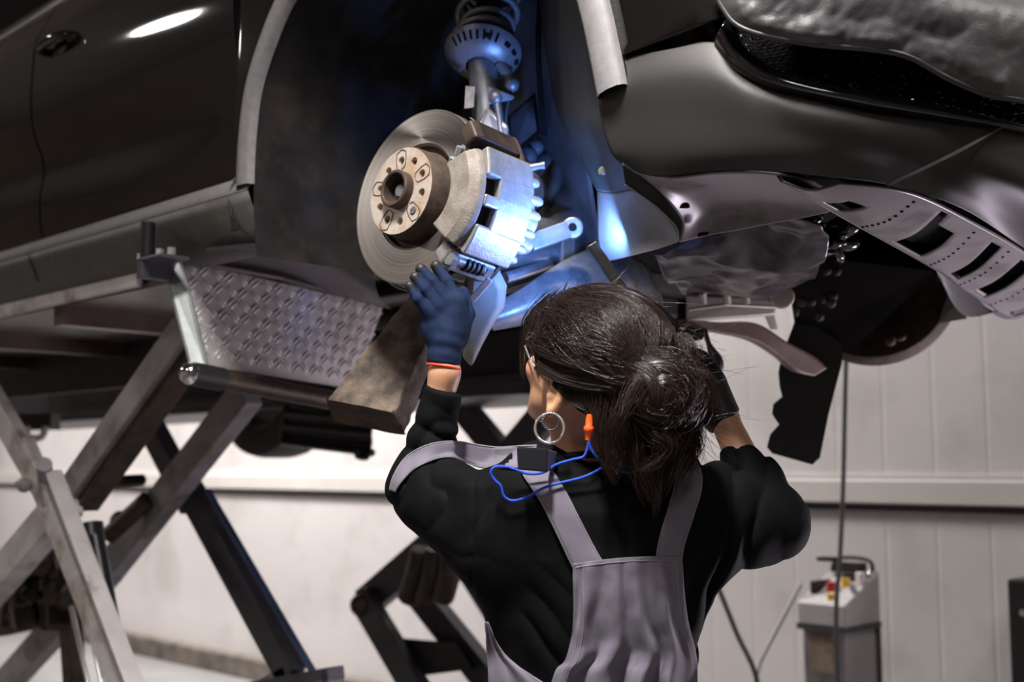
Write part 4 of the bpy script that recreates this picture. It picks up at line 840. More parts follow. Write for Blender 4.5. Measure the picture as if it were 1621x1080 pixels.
m = MB(); m.hexa([P(1086, 466, 2.72), P(1232, 470, 2.80), P(1226, 500, 2.80), P(1086, 510, 2.72)], [P(1086, 462, 2.84), P(1232, 466, 2.9), P(1226, 498, 2.9), P(1086, 508, 2.84)])
m.tube([P(1238, 470, 2.72), P(1238, 470, 2.9)], .028, 18); sbf = m.build('front_subframe', M['creamy'], CAR, bevel=.006)
m = MB()
for px in (1112, 1150, 1180): m.tube([P(px, 464, 2.70), P(px + 2, 480, 2.71)], .009, 8)
m.tube([P(1090, 490, 2.705), P(1150, 482, 2.715), P(1226, 486, 2.78)], .004, 6); m.build('subframe_rib', M['creamy'], sbf)
MB().ball(P(1216, 467, 2.68), .006, 10).build('bolt', M['chrome'], sbf)
D1 = [P(1072, 506, 2.75), P(1130, 510, 2.8), P(1190, 512, 2.85), P(1240, 540, 2.9), P(1280, 562, 2.95), P(1302, 582, 2.98)]
D2 = [P(1072, 518, 2.75), P(1130, 526, 2.8), P(1190, 540, 2.85), P(1230, 566, 2.9), P(1256, 588, 2.93), P(1282, 594, 2.96)]
MB().grid(loft([D1, D2], 40, 6)).build('lower_arm', M['brownarm'], CAR, smooth=60, solid=.03)
m = MB(); m.hexa([P(1208, 496, 2.84), P(1225, 494, 2.84), P(1232, 522, 2.86), P(1220, 522, 2.86)], [P(1208, 496, 2.9), P(1225, 494, 2.9), P(1232, 522, 2.9), P(1220, 522, 2.9)]); m.build('arm_bracket', M['creamy'], CAR, bevel=.003)
fc = P(1383, 452, 3.2)
MB().lathe(fc, NN * -1 + Vector((-.3, -.15, 0)), [(.0, .02), (.06, .02), (.09, -.01), (.20, -.02), (.215, .0), (.215, .02), (0, .03)], 56).build('dust_shield', M['rustdk'], CAR, smooth=40)
for k in range(18):
    a = rng.uniform(0, 6.28); r_ = rng.uniform(.04, .19); MB().ball(fc + RT * math.cos(a) * r_ * .7 + UP * math.sin(a) * r_ - FW * .12, rng.uniform(.006, .014), 8, (rng.uniform(.6, 1.5), 1, rng.uniform(.6, 1.5))).build('hub_bolt', M['rustdk'], CAR, smooth=180)
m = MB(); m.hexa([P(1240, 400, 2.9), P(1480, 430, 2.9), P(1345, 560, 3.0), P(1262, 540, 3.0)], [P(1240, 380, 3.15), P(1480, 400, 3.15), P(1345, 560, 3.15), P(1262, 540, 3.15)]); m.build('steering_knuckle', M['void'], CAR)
for k in range(9):
    MB().ball(P(rng.uniform(1255, 1330), rng.uniform(425, 540), 2.9), rng.uniform(.006, .013), 8, (rng.uniform(.6, 1.6), 1, rng.uniform(.6, 1.8))).build('linkage_joint', M['rustdk'], CAR, smooth=180)
m = MB(); m.hexa([P(1500, 466, 3.05), P(1532, 462, 2.95), P(1530, 505, 2.95), P(1485, 512, 3.05)], [P(1500, 466, 3.2), P(1560, 455, 3.2), P(1540, 500, 3.2), P(1490, 508, 3.2)]); m.build('wheel_liner', M['creamy'], CAR)
# hanging black flap with ragged edge
FP = [(1262, 498), (1335, 545), (1333, 575), (1312, 655), (1298, 725), (1286, 736), (1222, 718), (1214, 708), (1219, 688), (1233, 672), (1226, 662), (1222, 655), (1224, 640), (1238, 628), (1234, 612), (1232, 590), (1237, 565)]
f0 = [P(x, y, 2.98) for x, y in FP]; f1 = [P(x, y, 3.0) for x, y in FP]
MB().hexa(f0, f1).build('hanging_flap', M['black'], CAR)
m = MB(); m.tube(catmull([P(1115, 520, 2.7), P(1122, 545, 2.7), P(1132, 568, 2.7), P(1140, 590, 2.7)], 10), [.006] * 4 + [.009, .012, .016, .016, .012, .005], 10); m.build('sensor_lead', M['black'], CAR, smooth=60)
MB().hexa([P(1070, 520, 2.7), P(1118, 522, 2.7), P(1112, 538, 2.7), P(1075, 545, 2.7)], [P(1070, 520, 2.8), P(1118, 522, 2.8), P(1112, 538, 2.8), P(1075, 545, 2.8)]).build('lead_bracket', M['black'], CAR)

# ------------------------------------------------------------------ fender cover of leatherette
C0 = rowp([(1128, -20), (1145, 14), (1168, 40), (1215, 57), (1290, 70), (1380, 78), (1440, 91), (1500, 124), (1560, 149), (1621, 160), (1740, 185)], -.05)
C1 = rowp([(1150, -60), (1180, -20), (1215, 15), (1260, 25), (1330, 35), (1400, 40), (1460, 55), (1520, 80), (1580, 100), (1640, 105), (1760, 120)], -.055)
C2 = rowp([(1200, -120), (1230, -100), (1265, -80), (1310, -60), (1370, -50), (1430, -40), (1490, -20), (1550, 0), (1610, 10), (1670, 15), (1790, 30)], -.035)
C3 = [p + Vector((-.10, .10, .10)) for p in C2]; C4 = [p + Vector((-.3, .25, .08)) for p in C3]
g = loft([C0, C1, C2, C3, C4], 120, 60); gg = []
for i, r in enumerate(g):
    q = []
    for j, p in enumerate(r):
        f = min(1, i / 8); s = .013 * f * (N3(p, 8) + .8 * abs(N3(p + Vector((3, 1, 0)), 13))) + .005 * f * abs(N3(p, 26)) + .002 * f * N3(p, 80)
        q.append(p + (EYE - p).normalized() * (s + .006))
    gg.append(q)
fcv = MB().grid(gg).build('fender_cover', M['leather'], None, smooth=180, solid=.003)
tag(fcv, 'black creased leatherette fender cover draped over the front corner of the car', 'fender cover')
MB().tube(catmull([p + (EYE - p).normalized() * .006 for p in C0], 120), .0042, 10).build('piping_edge', M['piping'], None, smooth=180)
o = bpy.data.objects['piping_edge']; mw = o.location.copy(); o.parent = fcv; o.location = mw - fcv.location
# ------------------------------------------------------------------ distance-field modelling (for the mechanic)
RTn = np.array(RT); D0n = np.array(D0)
def Qp(px, py, t):
    """pixel and depth -> mechanic's own axes: x to her right, y away from us, z up"""
    p = P(px, py, t); return np.array([p.dot(RT), p.dot(D0), p.z])
def toW(q): q = np.asarray(q); return np.stack([q[..., 0] * RTn[0] + q[..., 1] * D0n[0], q[..., 0] * RTn[1] + q[..., 1] * D0n[1], q[..., 2]], -1)
def toQ(p): return np.array([p.dot(RT), p.dot(D0), p.z])
def s_cone(p, a, b, ra, rb):
    a = np.asarray(a, float); b = np.asarray(b, float); ab = b - a; h = np.clip(((p - a) @ ab) / (ab @ ab), 0, 1)
    return np.linalg.norm(p - a - h[:, None] * ab, axis=1) - (ra + (rb - ra) * h)
def s_ell(p, c, r, R=None):
    q = p - np.asarray(c)
    if R is not None: q = q @ np.asarray(R).T
    r = np.asarray(r); k0 = np.linalg.norm(q / r, axis=1); k1 = np.linalg.norm(q / (r * r), axis=1)
    return k0 * (k0 - 1) / np.maximum(k1, 1e-6)
def s_tab(p, tab):
    """tab rows: z, cx, cy, a, b - upright stack of ellipses, z falling"""
    T = np.array(sorted(tab)); z = np.clip(p[:, 2], T[0, 0], T[-1, 0])
    cx, cy, a, b = (np.interp(z, T[:, 0], T[:, i]) for i in (1, 2, 3, 4))
    k = np.sqrt(((p[:, 0] - cx) / a) ** 2 + ((p[:, 1] - cy) / b) ** 2); d = (k - 1) * np.minimum(a, b) * .9
    dz = np.maximum(T[0, 0] - p[:, 2], p[:, 2] - T[-1, 0]); o = np.maximum(dz, 0)
    return np.where(dz > 0, np.sqrt(np.maximum(d, 0) ** 2 + o ** 2) , np.maximum(d, dz))
def smin(a, b, k):
    h = np.maximum(k - np.abs(a - b), 0) / k; return np.minimum(a, b) - h * h * k * .25
def smax(a, b, k): return -smin(-a, -b, k)
def uni(ds, k):
    d = ds[0]
    for e in ds[1:]: d = smin(d, e, k)
    return d
def vnoise(p, s, seed=0):
    """cheap smooth noise: sum of warped sines"""
    q = p * s + seed * 1.7
    return (np.sin(q[:, 0] * 1.3 + 1.7 * np.sin(q[:, 1] * .9 + seed)) * np.cos(q[:, 1] * 1.1 + 1.3 * np.sin(q[:, 2] * 1.2)) + np.sin(q[:, 2] * 1.4 + 1.5 * np.sin(q[:, 0] * .8 + 2)) * np.cos(q[:, 0] * .7 + q[:, 1] * .6)) * .5
def nets(f, lo, hi, h):
    """surface nets of f<0 on a grid, evaluated only near the surface"""
    lo = np.array(lo, float); hi = np.array(hi, float); B = 8
    nb = np.ceil((hi - lo) / (h * B)).astype(int); n = nb * B
    g = np.stack(np.meshgrid(*[np.arange(k) for k in nb], indexing='ij'), -1).reshape(-1, 3)
    cen = lo + (g + .5) * h * B - h * .5; dc = f(cen); near = np.abs(dc) < h * B * 1.35 + .012
    V = np.where(dc > 0, 1.0, -1.0).reshape(nb).repeat(B, 0).repeat(B, 1).repeat(B, 2).astype(np.float32)
    loc = np.stack(np.meshgrid(*[np.arange(B)] * 3, indexing='ij'), -1).reshape(-1, 3)
    gi = g[near]
    for s in range(0, len(gi), 600):
        ii = (gi[s:s + 600, None, :] * B + loc[None]).reshape(-1, 3); V[ii[:, 0], ii[:, 1], ii[:, 2]] = f(lo + ii * h)
    V[0] = V[-1] = 1; V[:, 0] = V[:, -1] = 1; V[:, :, 0] = V[:, :, -1] = 1
    ins = V < 0
    c = np.zeros(tuple(n - 1), np.uint8)
    for dx in (0, 1):
        for dy in (0, 1):
            for dz in (0, 1): c += ins[dx:n[0] - 1 + dx, dy:n[1] - 1 + dy, dz:n[2] - 1 + dz]
    cells = np.argwhere((c > 0) & (c < 8)); idx = -np.ones(tuple(n - 1), np.int32); idx[tuple(cells.T)] = np.arange(len(cells))
    acc = np.zeros((len(cells), 3)); cnt = np.zeros(len(cells))
    corners = [(x, y, z) for x in (0, 1) for y in (0, 1) for z in (0, 1)]
    for a in corners:
        for ax in range(3):
            if a[ax]: continue
            b = list(a); b[ax] = 1
            va = V[cells[:, 0] + a[0], cells[:, 1] + a[1], cells[:, 2] + a[2]]; vb = V[cells[:, 0] + b[0], cells[:, 1] + b[1], cells[:, 2] + b[2]]
            m = (va < 0) != (vb < 0); t = np.where(m, va / np.where(m, va - vb, 1), 0)
            p = np.array(a, float) + np.zeros((len(cells), 3)); p[:, ax] += t; acc += p * m[:, None]; cnt += m
    v = lo + (cells + acc / cnt[:, None]) * h
    F = []
    for ax in range(3):
        o = [1, 2, 0][ax], [2, 0, 1][ax]
        A = ins; sl0 = [slice(1, -1)] * 3; sl1 = [slice(1, -1)] * 3; sl0[ax] = slice(0, -1); sl1[ax] = slice(1, None)
        ch = A[tuple(sl0)] != A[tuple(sl1)]; e = np.argwhere(ch); off = np.array([1, 1, 1]); off[ax] = 0; e = e + off
        pos = A[tuple(e.T)]; q = []
        for du, dv in ((-1, -1), (0, -1), (0, 0), (-1, 0)):
            w_ = e.copy(); w_[:, o[0]] += du; w_[:, o[1]] += dv; q.append(idx[tuple(w_.T)])
        q = np.stack(q, 1); q[~pos] = q[~pos][:, ::-1]; F.append(q)
    F = np.concatenate(F); F = F[(F >= 0).all(1)]
    return v, F
def sdf_mesh(name, f, lo, hi, h, m, parent=None, relax=1):
    v, F = nets(f, lo, hi, h)
    me = mesh_np(name, toW(v), F)
    return fin(name, me, m, parent, smooth=180)
def march(f, px, py, t0=1.3, t1=3.0, off=0.0):
    """depth where the sight line through a pixel meets f = off (t1 if it misses)"""
    px = np.atleast_1d(px).astype(float); py = np.atleast_1d(py).astype(float)
    dirs = np.stack([toQ(ray(a, b)) for a, b in zip(px, py)]); eye = toQ(EYE); t = np.full(len(px), t0); L = np.linalg.norm(dirs, axis=1)
    for _ in range(90):
        d = f(eye + dirs * t[:, None]) - off; t = np.minimum(t + d * .7 / L, t1)
    return t
# ------------------------------------------------------------------ the mechanic
PERS = thing('person', 'mechanic with tied-up dark hair, black shirt and grey-lilac bib overalls reaching up to the brake', 'person', toW(np.array([.14, 1.93, 0.0])))
zq = lambda py, t=1.87: Qp(950, py, t)[2]
def tabrow(py, cpx, apx, b, t=1.93): q = Qp(cpx, py, t); return (q[2], q[0], q[1], apx * t / FPX, b)
# shoulders, elbows, wrists
LS, LE, LWr = Qp(748, 800, 1.95), Qp(668, 775, 2.10), Qp(704, 590, 2.08)
RS, RE, RWr = Qp(1130, 800, 1.96), Qp(1222, 826, 2.00), Qp(1142, 655, 2.10)
SH = Qp(935, 760, 1.95)
TORSO = [tabrow(728, 925, 60, .05), tabrow(745, 930, 130, .07), tabrow(770, 938, 175, .09), tabrow(810, 942, 190, .105), tabrow(880, 944, 192, .115), tabrow(950, 944, 180, .112), tabrow(1020, 942, 165, .105),
         tabrow(1090, 940, 155, .10), tabrow(1150, 940, 165, .11), tabrow(1230, 940, 178, .12), tabrow(1300, 940, 172, .115)]
HIPZ = TORSO[-1][0]; HX, HYq = .132, 1.93
HC = Qp(935, 566, 1.90)                                             # middle of the skull
fdir = np.array([-.60, .74, .30]); fdir /= np.linalg.norm(fdir); ldir = np.array([-.74, -.60, .06]); ldir -= fdir * (ldir @ fdir); ldir /= np.linalg.norm(ldir)
hup = np.cross(ldir, fdir) * -1; hup = hup if hup[2] > 0 else -hup
HR = np.stack([ldir, fdir, hup])                                    # head axes as rows
def hp(l, f, u): return HC + ldir * l + fdir * f + hup * u
def legs(p, gx=0.0):
    out = []
    for s in (-1, 1):
        hip = np.array([HX + s * .085, HYq, .86]); kn = np.array([HX + s * .10 + .01, HYq + .02, .46]); an = np.array([HX + s * .11, HYq - .02, .09])
        out += [s_cone(p, hip, kn, .085 + gx, .058 + gx), s_cone(p, kn, an, .056 + gx, .040 + gx)]
    return out
EAR = Qp(880, 628, 1.845)
def f_body(p):
    T = [(z, cx, cy + .004, a - .022, b - .018) for z, cx, cy, a, b in TORSO]
    d = s_tab(p, T)
    for a, b, c in ((LS, LE, LWr), (RS, RE, RWr)):
        d = smin(d, s_cone(p, a, b, .040, .034), .03); d = smin(d, s_cone(p, b, c, .034, .0245), .012)
    # hand blocks (inside the gloves)
    d = smin(d, s_cone(p, LWr, Qp(706, 530, 2.09), .0235, .017), .02); d = smin(d, s_cone(p, RWr, Qp(1112, 610, 2.13), .0235, .018), .02)
    d = smin(d, s_ell(p, [HX, HYq, .90], (.155, .105, .12)), .05)
    for q in legs(p): d = smin(d, q, .03)
    for s in (-1, 1): d = smin(d, s_cone(p, [HX + s * .11, HYq - .03, .05], [HX + s * .115, HYq + .12, .035], .034, .026), .02)
    # neck and head
    d = smin(d, s_cone(p, Qp(930, 765, 1.95), Qp(922, 640, 1.93), .060, .050), .04)
    h = s_ell(p, HC, (.073, .094, .088), HR)
    h = smin(h, s_ell(p, hp(0, .035, -.065), (.056, .060, .055), HR), .03)          # jaw
    h = smin(h, s_cone(p, hp(.045, .0, -.075), hp(.012, .080, -.108), .018, .014), .03)
    h = smin(h, s_cone(p, hp(-.045, .0, -.075), hp(-.012, .080, -.108), .018, .014), .03)
    h = smin(h, s_ell(p, hp(0, .086, -.108), (.016, .014, .013), HR), .015)         # chin
    h = smin(h, s_cone(p, hp(0, .092, -.012), hp(0, .112, -.052), .007, .010), .012)  # nose
    for s in (-1, 1):
        h = smin(h, s_ell(p, hp(.010 * s, .105, -.055), (.007, .008, .006), HR), .006)
        h = smin(h, s_ell(p, hp(.040 * s, .068, -.040), (.022, .02, .020), HR), .02)   # cheek
        h = smin(h, s_cone(p, hp(.012 * s, .094, .004), hp(.045 * s, .080, .006), .007, .006), .01)  # brow
        h = smax(h, -s_ell(p, hp(.031 * s, .098, -.014), (.015, .010, .009), HR), .008)
        h = smin(h, s_ell(p, hp(.031 * s, .082, -.014), (.0125, .0125, .0125), HR), .003)  # eyeball and lids
    h = smin(h, s_ell(p, hp(0, .098, -.078), (.018, .009, .005), HR), .005); h = smin(h, s_ell(p, hp(0, .097, -.086), (.016, .008, .005), HR), .005)
    d = smin(d, h, .03)
    for s in (-1, 1):                                                # ears
        ec = EAR if s == 1 else EAR - ldir * .155
        eR = HR
        e = s_ell(p, ec, (.009, .017, .029), eR); e = smax(e, -s_ell(p, ec + ldir * s * .010 + fdir * .002, (.009, .010, .019), eR), .004)
        e = smin(e, s_ell(p, ec - hup * .026 + fdir * .004, (.006, .008, .010), eR), .006); e = smin(e, s_cone(p, ec - ldir * s * .012, ec - ldir * s * .002 + fdir * .006, .012, .01), .008)
        d = smin(d, e, .006)
    return d
body = sdf_mesh('body', f_body, (-.32, 1.66, 0.0), (.62, 2.34, 1.66), .0042, M['skin'], PERS)
def folds(p, org, ax, freq, amp, warp=1.0, seed=0):
    """cloth creases across axis ax: round ridges, sharp valleys, wandering and dying out"""
    ax = np.asarray(ax, float); ax = ax / np.linalg.norm(ax); s = (p - org) @ ax; n = vnoise(p, 13, seed); n2 = vnoise(p, 26, seed + 3)
    m_ = np.clip(.55 + .9 * vnoise(p, 17, seed + 7), 0, 1.2); return -amp * m_ * (np.abs(np.sin(s * freq + 2.6 * n * warp + .8 * n2)) ** .7 - .6)
LC = Qp(702, 617, 2.075); RC = Qp(1176, 718, 2.065)                 # cuffs
def f_shirt(p):
    d = s_tab(p, TORSO[:8])
    d = smin(d, s_ell(p, Qp(850, 800, 1.90), (.075, .06, .10)), .05); d = smin(d, s_ell(p, Qp(1055, 800, 1.90), (.075, .06, .10)), .05)
    arm = smin(s_cone(p, LS + [.02, 0, -.01], LE + [-.005, -.01, .01], .066, .052), s_cone(p, Qp(790, 880, 1.92), Qp(690, 800, 2.05), .062, .055), .05)
    fore = s_cone(p, LE, LC, .049, .0325)
    armr = smin(s_cone(p, RS, RE, .070, .056), s_cone(p, Qp(1110, 850, 1.93), Qp(1205, 835, 1.98), .068, .056), .05)
    forer = s_cone(p, RE, RC, .056, .037)
    fl = folds(p, LC, LE - LC, 75, .011, 1.3, 1) * np.clip(np.linalg.norm(p - LC, axis=1) * 14 - .35, 0, 1)
    fr = folds(p, RC, RE - RC, 52, .009, 1.3, 2) * np.clip(np.linalg.norm(p - RC, axis=1) * 14 - .35, 0, 1)
    # clean ends at the cuffs
    uL = (LC - LE) / np.linalg.norm(LC - LE); uR = (RC - RE) / np.linalg.norm(RC - RE)
    uL2 = uL + np.array([.05, 0, 0]); uR2 = uR + np.array([.5, 0, .45]); uR2 /= np.linalg.norm(uR2)
    fore = smax(fore + fl, (p - LC) @ uL2, .004); forer = smax(forer + fr, (p - RC) @ uR2, .004)
    arm = smin(arm, fore, .03); armr = smin(armr, forer, .02)
    g = np.clip((Qp(760, 850, 1.9)[0] + .03 - p[:, 0]) * 12, 0, 1)
    d = smin(d, arm, .045); d = smin(d, armr, .03)
    # drape creases: hang from shoulders, gather at the waist
    x, y, z = p[:, 0], p[:, 1], p[:, 2]; ax_ = np.clip((Qp(0, 850, 1.9)[2] - z) * 6, 0, 1); left = np.clip((.12 - x) * 9, 0, 1); right = np.clip((x - .23) * 12, 0, 1)
    d = d + ax_ * left * folds(p, SH, [.62, 0, 1], 44, .016, 1.2, 3) + right * folds(p, SH, [1, 0, -.25], 56, .014, 1.1, 4)
    up_ = np.clip((z - 1.22) * 9, 0, 1) * np.clip((.0 - x) * 14, 0, 1) * (1 - np.clip((z - 1.40) * 20, 0, 1)); d = d + up_ * folds(p, LS, [1, 0, -.75], 50, .014, 1.2, 5)
    mid_ = np.clip(1 - np.abs(x - .13) * 6, 0, 1) * np.clip((z - 1.2) * 8, 0, 1); d = d + mid_ * folds(p, SH, [.25, 0, 1], 34, .006, 1.5, 6)
    d = d + .0016 * vnoise(p, 45, 2)
    # armhole seam on the left
    sx_ = Qp(750, 850, 1.9)[0] + .02 * (z - 1.25); d = d + .003 * np.exp(-((x - sx_) / .0035) ** 2) * np.clip((1.36 - z) * 20, 0, 1)
    nk = s_cone(p, Qp(926, 760, 1.945), Qp(918, 600, 1.92), .060, .066); return smax(d, -nk, .006)
def sdf_solid_shirt(p): return f_shirt(p)
shirt = sdf_mesh('shirt', f_shirt, (-.26, 1.70, .98), (.62, 2.22, 1.54), .0034, M['shirt'], PERS)
def cuff(c, dr, r, name, m, wd=.0035, tilt=(0, 0, 0)):
    ax = Vector(toW(np.asarray(dr) + np.asarray(tilt))).normalized(); c = Vector(toW(c))
    return MB().lathe(c, ax, [(r + wd * math.cos(q), wd * math.sin(q)) for q in [i * math.pi / 3 for i in range(6)]], 40, closed=True).build(name, m, PERS, smooth=180)
uL = (LC - LE) / np.linalg.norm(LC - LE)
# collar
MB().tube(catmull([Vector(toW(q)) for q in (Qp(868, 738, 1.905), Qp(900, 722, 1.87), Qp(960, 722, 1.87), Qp(990, 740, 1.9), Qp(975, 745, 2.0), Qp(890, 745, 2.0))], 40, True), .006, 8, closed=True).build('collar', M['shirt'], PERS, smooth=180)
# trousers of the overalls and shoes
def f_trous(p):
    T = [(z, cx, cy, a + .006, b + .008) for z, cx, cy, a, b in TORSO if z < zq(1080) + .002]
    d = s_tab(p, T); d = smin(d, s_ell(p, [HX, HYq, .88], (.172, .125, .13)), .05)
    for q in legs(p, .02): d = smin(d, q, .04)
    d = d + .003 * vnoise(p, 16, 4) + .002 * vnoise(p, 34, 2)
    return smax(d, .075 - p[:, 2], .004)
sdf_mesh('overalls', f_trous, (-.12, 1.7, .04), (.38, 2.16, 1.06), .007, M['denim'], PERS)
def f_shoe(p, s):
    d = smin(s_cone(p, [HX + s * .11, HYq - .05, .052], [HX + s * .116, HYq + .14, .042], .048, .040), s_cone(p, [HX + s * .11, HYq - .02, .06], [HX + s * .11, HYq - .02, .12], .046, .05), .03)
    return smax(d, .004 - p[:, 2], .006)
for s in (-1, 1): sdf_mesh('shoe', lambda p, s=s: f_shoe(p, s), (HX + s * .11 - .08, HYq - .13, -.02), (HX + s * .11 + .08, HYq + .22, .16), .007, M['black'], PERS)
# gloves
TL = 2.075
def f_gl(p):
    d = smin(s_cone(p, Qp(702, 578, 2.08), Qp(706, 545, 2.085), .0285, .030), s_ell(p, Qp(706, 512, 2.09), (.043, .021, .040)), .025)
    d = smin(d, s_cone(p, Qp(716, 520, 2.09), Qp(726, 478, 2.09), .021, .017), .02)
    d = smin(d, s_cone(p, Qp(688, 515, 2.09), Qp(682, 488, 2.09), .020, .016), .02)
    F = [((724, 478, 2.088), (708, 446, 2.10), (691, 422, 2.115), .0125, .0108, .0092),
         ((705, 476, 2.085), (685, 446, 2.09), (667, 427, 2.10), .0125, .0108, .0092),
         ((692, 484, 2.08), (672, 458, 2.08), (658, 440, 2.09), .0122, .0105, .0090),
         ((680, 496, 2.075), (662, 474, 2.07), (649, 454, 2.08), .0112, .0096, .0082)]
    fi = None
    for a, b, c, r0, r1, r2 in F:
        e = smin(s_cone(p, Qp(*a), Qp(*b), r0, r1), s_cone(p, Qp(*b), Qp(*c), r1, r2), .004); fi = e if fi is None else smin(fi, e, .0022)
    d = smin(d, fi, .012)
    th = smin(s_cone(p, Qp(728, 530, 2.10), Qp(741, 498, 2.125), .016, .0125), s_cone(p, Qp(741, 498, 2.125), Qp(733, 462, 2.14), .0125, .0095), .005)
    d = smin(d, th, .012)
    x = p - Qp(700, 560, 2.08); a = np.sin(x[:, 2] * 210 + 5 * x[:, 0] * 10 + 2 * vnoise(p, 30, 1)); m_ = np.clip(1 - np.abs(p[:, 2] - Qp(700, 552, 2.08)[2]) * 32, 0, 1)
    d = d + .0014 * a * m_ + .0011 * vnoise(p, 55, 2) + .0006 * vnoise(p, 120, 3)
    ax = np.array([-.02, 0, 1.]); return smax(d, -((p - Qp(702, 577, 2.08)) @ np.array([.16, 0, 1.0])), .003)
sdf_mesh('glove', f_gl, Qp(640, 600, 2.08) - [.03, .09, .03], Qp(760, 405, 2.08) + [.02, .10, .02], .0019, M['glove'], PERS)
for (x, y, t, r) in ((690, 421, 2.113, .0098), (666, 426, 2.098, .0098), (657, 439, 2.088, .0096), (648.5, 453, 2.078, .0088)):
    a = Qp(x, y, t); b = a + (Qp(x + 9, y + 14, t) - a)
    sdf_mesh('coated_fingertip', lambda p: s_cone(p, a, b, r, r + .0004), np.minimum(a, b) - .016, np.maximum(a, b) + .016, .0013, M['glovep'], PERS)
# red piping and a thread at the cuff
g0 = [Vector(toW(Qp(702, 581, 2.08) + np.array([.0285 * math.cos(a), .0285 * math.sin(a), -.0045 * math.cos(a)]))) for a in [i / 32 * 2 * math.pi for i in range(32)]]
MB().tube(g0, .0022, 8, closed=True).build('glove_piping', M['red'], PERS, smooth=180)
def f_gr(p):
    d = smin(s_cone(p, RWr + [.0, 0, -.005], Qp(1120, 615, 2.12), .034, .036), s_ell(p, Qp(1098, 590, 2.14), (.040, .030, .045)), .03)
    F = []
    base = [Qp(1085, 560, 2.12), Qp(1080, 575, 2.12), Qp(1078, 590, 2.12), Qp(1078, 606, 2.12)]
    for k, b in enumerate(base):
        c = b + np.array([-.030, .012, .004]); e = c + np.array([-.006, .034, .0]); F.append(smin(s_cone(p, b, c, .0125, .011), s_cone(p, c, e, .011, .009), .003))
    fi = F[0]
    for e in F[1:]: fi = smin(fi, e, .002)
    d = smin(d, fi, .012); th = smin(s_cone(p, Qp(1100, 570, 2.16), Qp(1062, 548, 2.19), .015, .012), s_cone(p, Qp(1062, 548, 2.19), Qp(1045, 556, 2.18), .012, .009), .004)
    d = smin(d, th, .01) + .0012 * vnoise(p, 50, 2)
    return smax(d, (p - Qp(1150, 668, 2.10)) @ np.array([.9, 0, -1.0]) / 1.35, .003)
sdf_mesh('glove', f_gr, Qp(1040, 690, 2.05) - [.02, .06, .0], Qp(1180, 520, 2.25) + [.02, .06, .02], .0026, M['black'], PERS)
# ---- cloth laid on the back
FB = lambda p: np.minimum(f_shirt(p), f_body(p))
def ribbon(name, pts, wpx, off, m, thick=.0022, n=50, k=7, fall=None, edges=True):
    c = catmull([Vector((x, y, 0)) for x, y in pts], n); rows = []; P2 = []
    ws = catmull([Vector((w_, 0, 0)) for w_ in (wpx if isinstance(wpx, (list, tuple)) else [wpx] * len(pts))], n)
    for i, q in enumerate(c):
        d = (c[min(i + 1, n - 1)] - c[max(i - 1, 0)]).normalized(); nr = Vector((-d.y, d.x, 0)); P2.append([q + nr * ws[i].x * (j / (k - 1) - .5) for j in range(k)])
    fl = [p for r in P2 for p in r]; t = march(FB, [p.x for p in fl], [p.y for p in fl], 1.45, fall or 2.6)
    t = t.reshape(n, k)
    for i in range(n): t[i] = np.minimum(t[i], np.median(t[i]) + .012)
    for _ in range(3):
        t[1:-1] = (t[:-2] + 2 * t[1:-1] + t[2:]) / 4
    rows = [[P(P2[i][j].x, P2[i][j].y, t[i, j] - off) for j in range(k)] for i in range(n)]
    o = MB().grid(rows).build(name, m, PERS, smooth=180, solid=thick)
    if edges:
        for j in (0, k - 1):
            jj = 1 if j == 0 else k - 2; w0 = .22
            e = [rows[i][j].lerp(rows[i][jj], w0) + (EYE - rows[i][j]).normalized() * .0016 for i in range(n)]
            MB().tube(e, .0005, 5).build('stitch_line', M['stitch'], o)
    return o
ribbon('shoulder_strap', [(938, 906), (925, 885), (905, 845), (880, 795), (862, 765), (848, 744), (842, 732)], [48, 47, 45, 44, 44, 44, 44], .006, M['denim'])
ribbon('shoulder_strap', [(1058, 892), (1063, 860), (1078, 810), (1088, 775), (1090, 752), (1082, 736), (1076, 728)], [42, 42, 43, 44, 42, 38, 34], .006, M['denim'])
ribbon('fallen_strap', [(621, 778), (630, 757), (652, 731), (682, 716), (710, 711), (732, 714), (760, 722), (790, 724), (822, 723), (850, 722)], [10, 17, 25, 27, 26, 30, 36, 34, 36, 36], .007, M['denim'], fall=2.12)
# dark elastic and buckle
b0 = [P(818, 708, 1.80), P(868, 710, 1.80), P(866, 748, 1.79), P(820, 744, 1.79)]
MB().hexa(b0, [p + FW * .006 for p in b0]).build('strap_buckle', M['strapdk'], PERS, bevel=.003)
MB().hexa([P(866, 712, 1.81), P(880, 716, 1.84), P(876, 742, 1.84), P(864, 746, 1.81)], [P(866, 712, 1.83), P(882, 716, 1.86), P(878, 742, 1.86), P(866, 746, 1.83)]).build('buckle_side', M['stitch'], PERS)
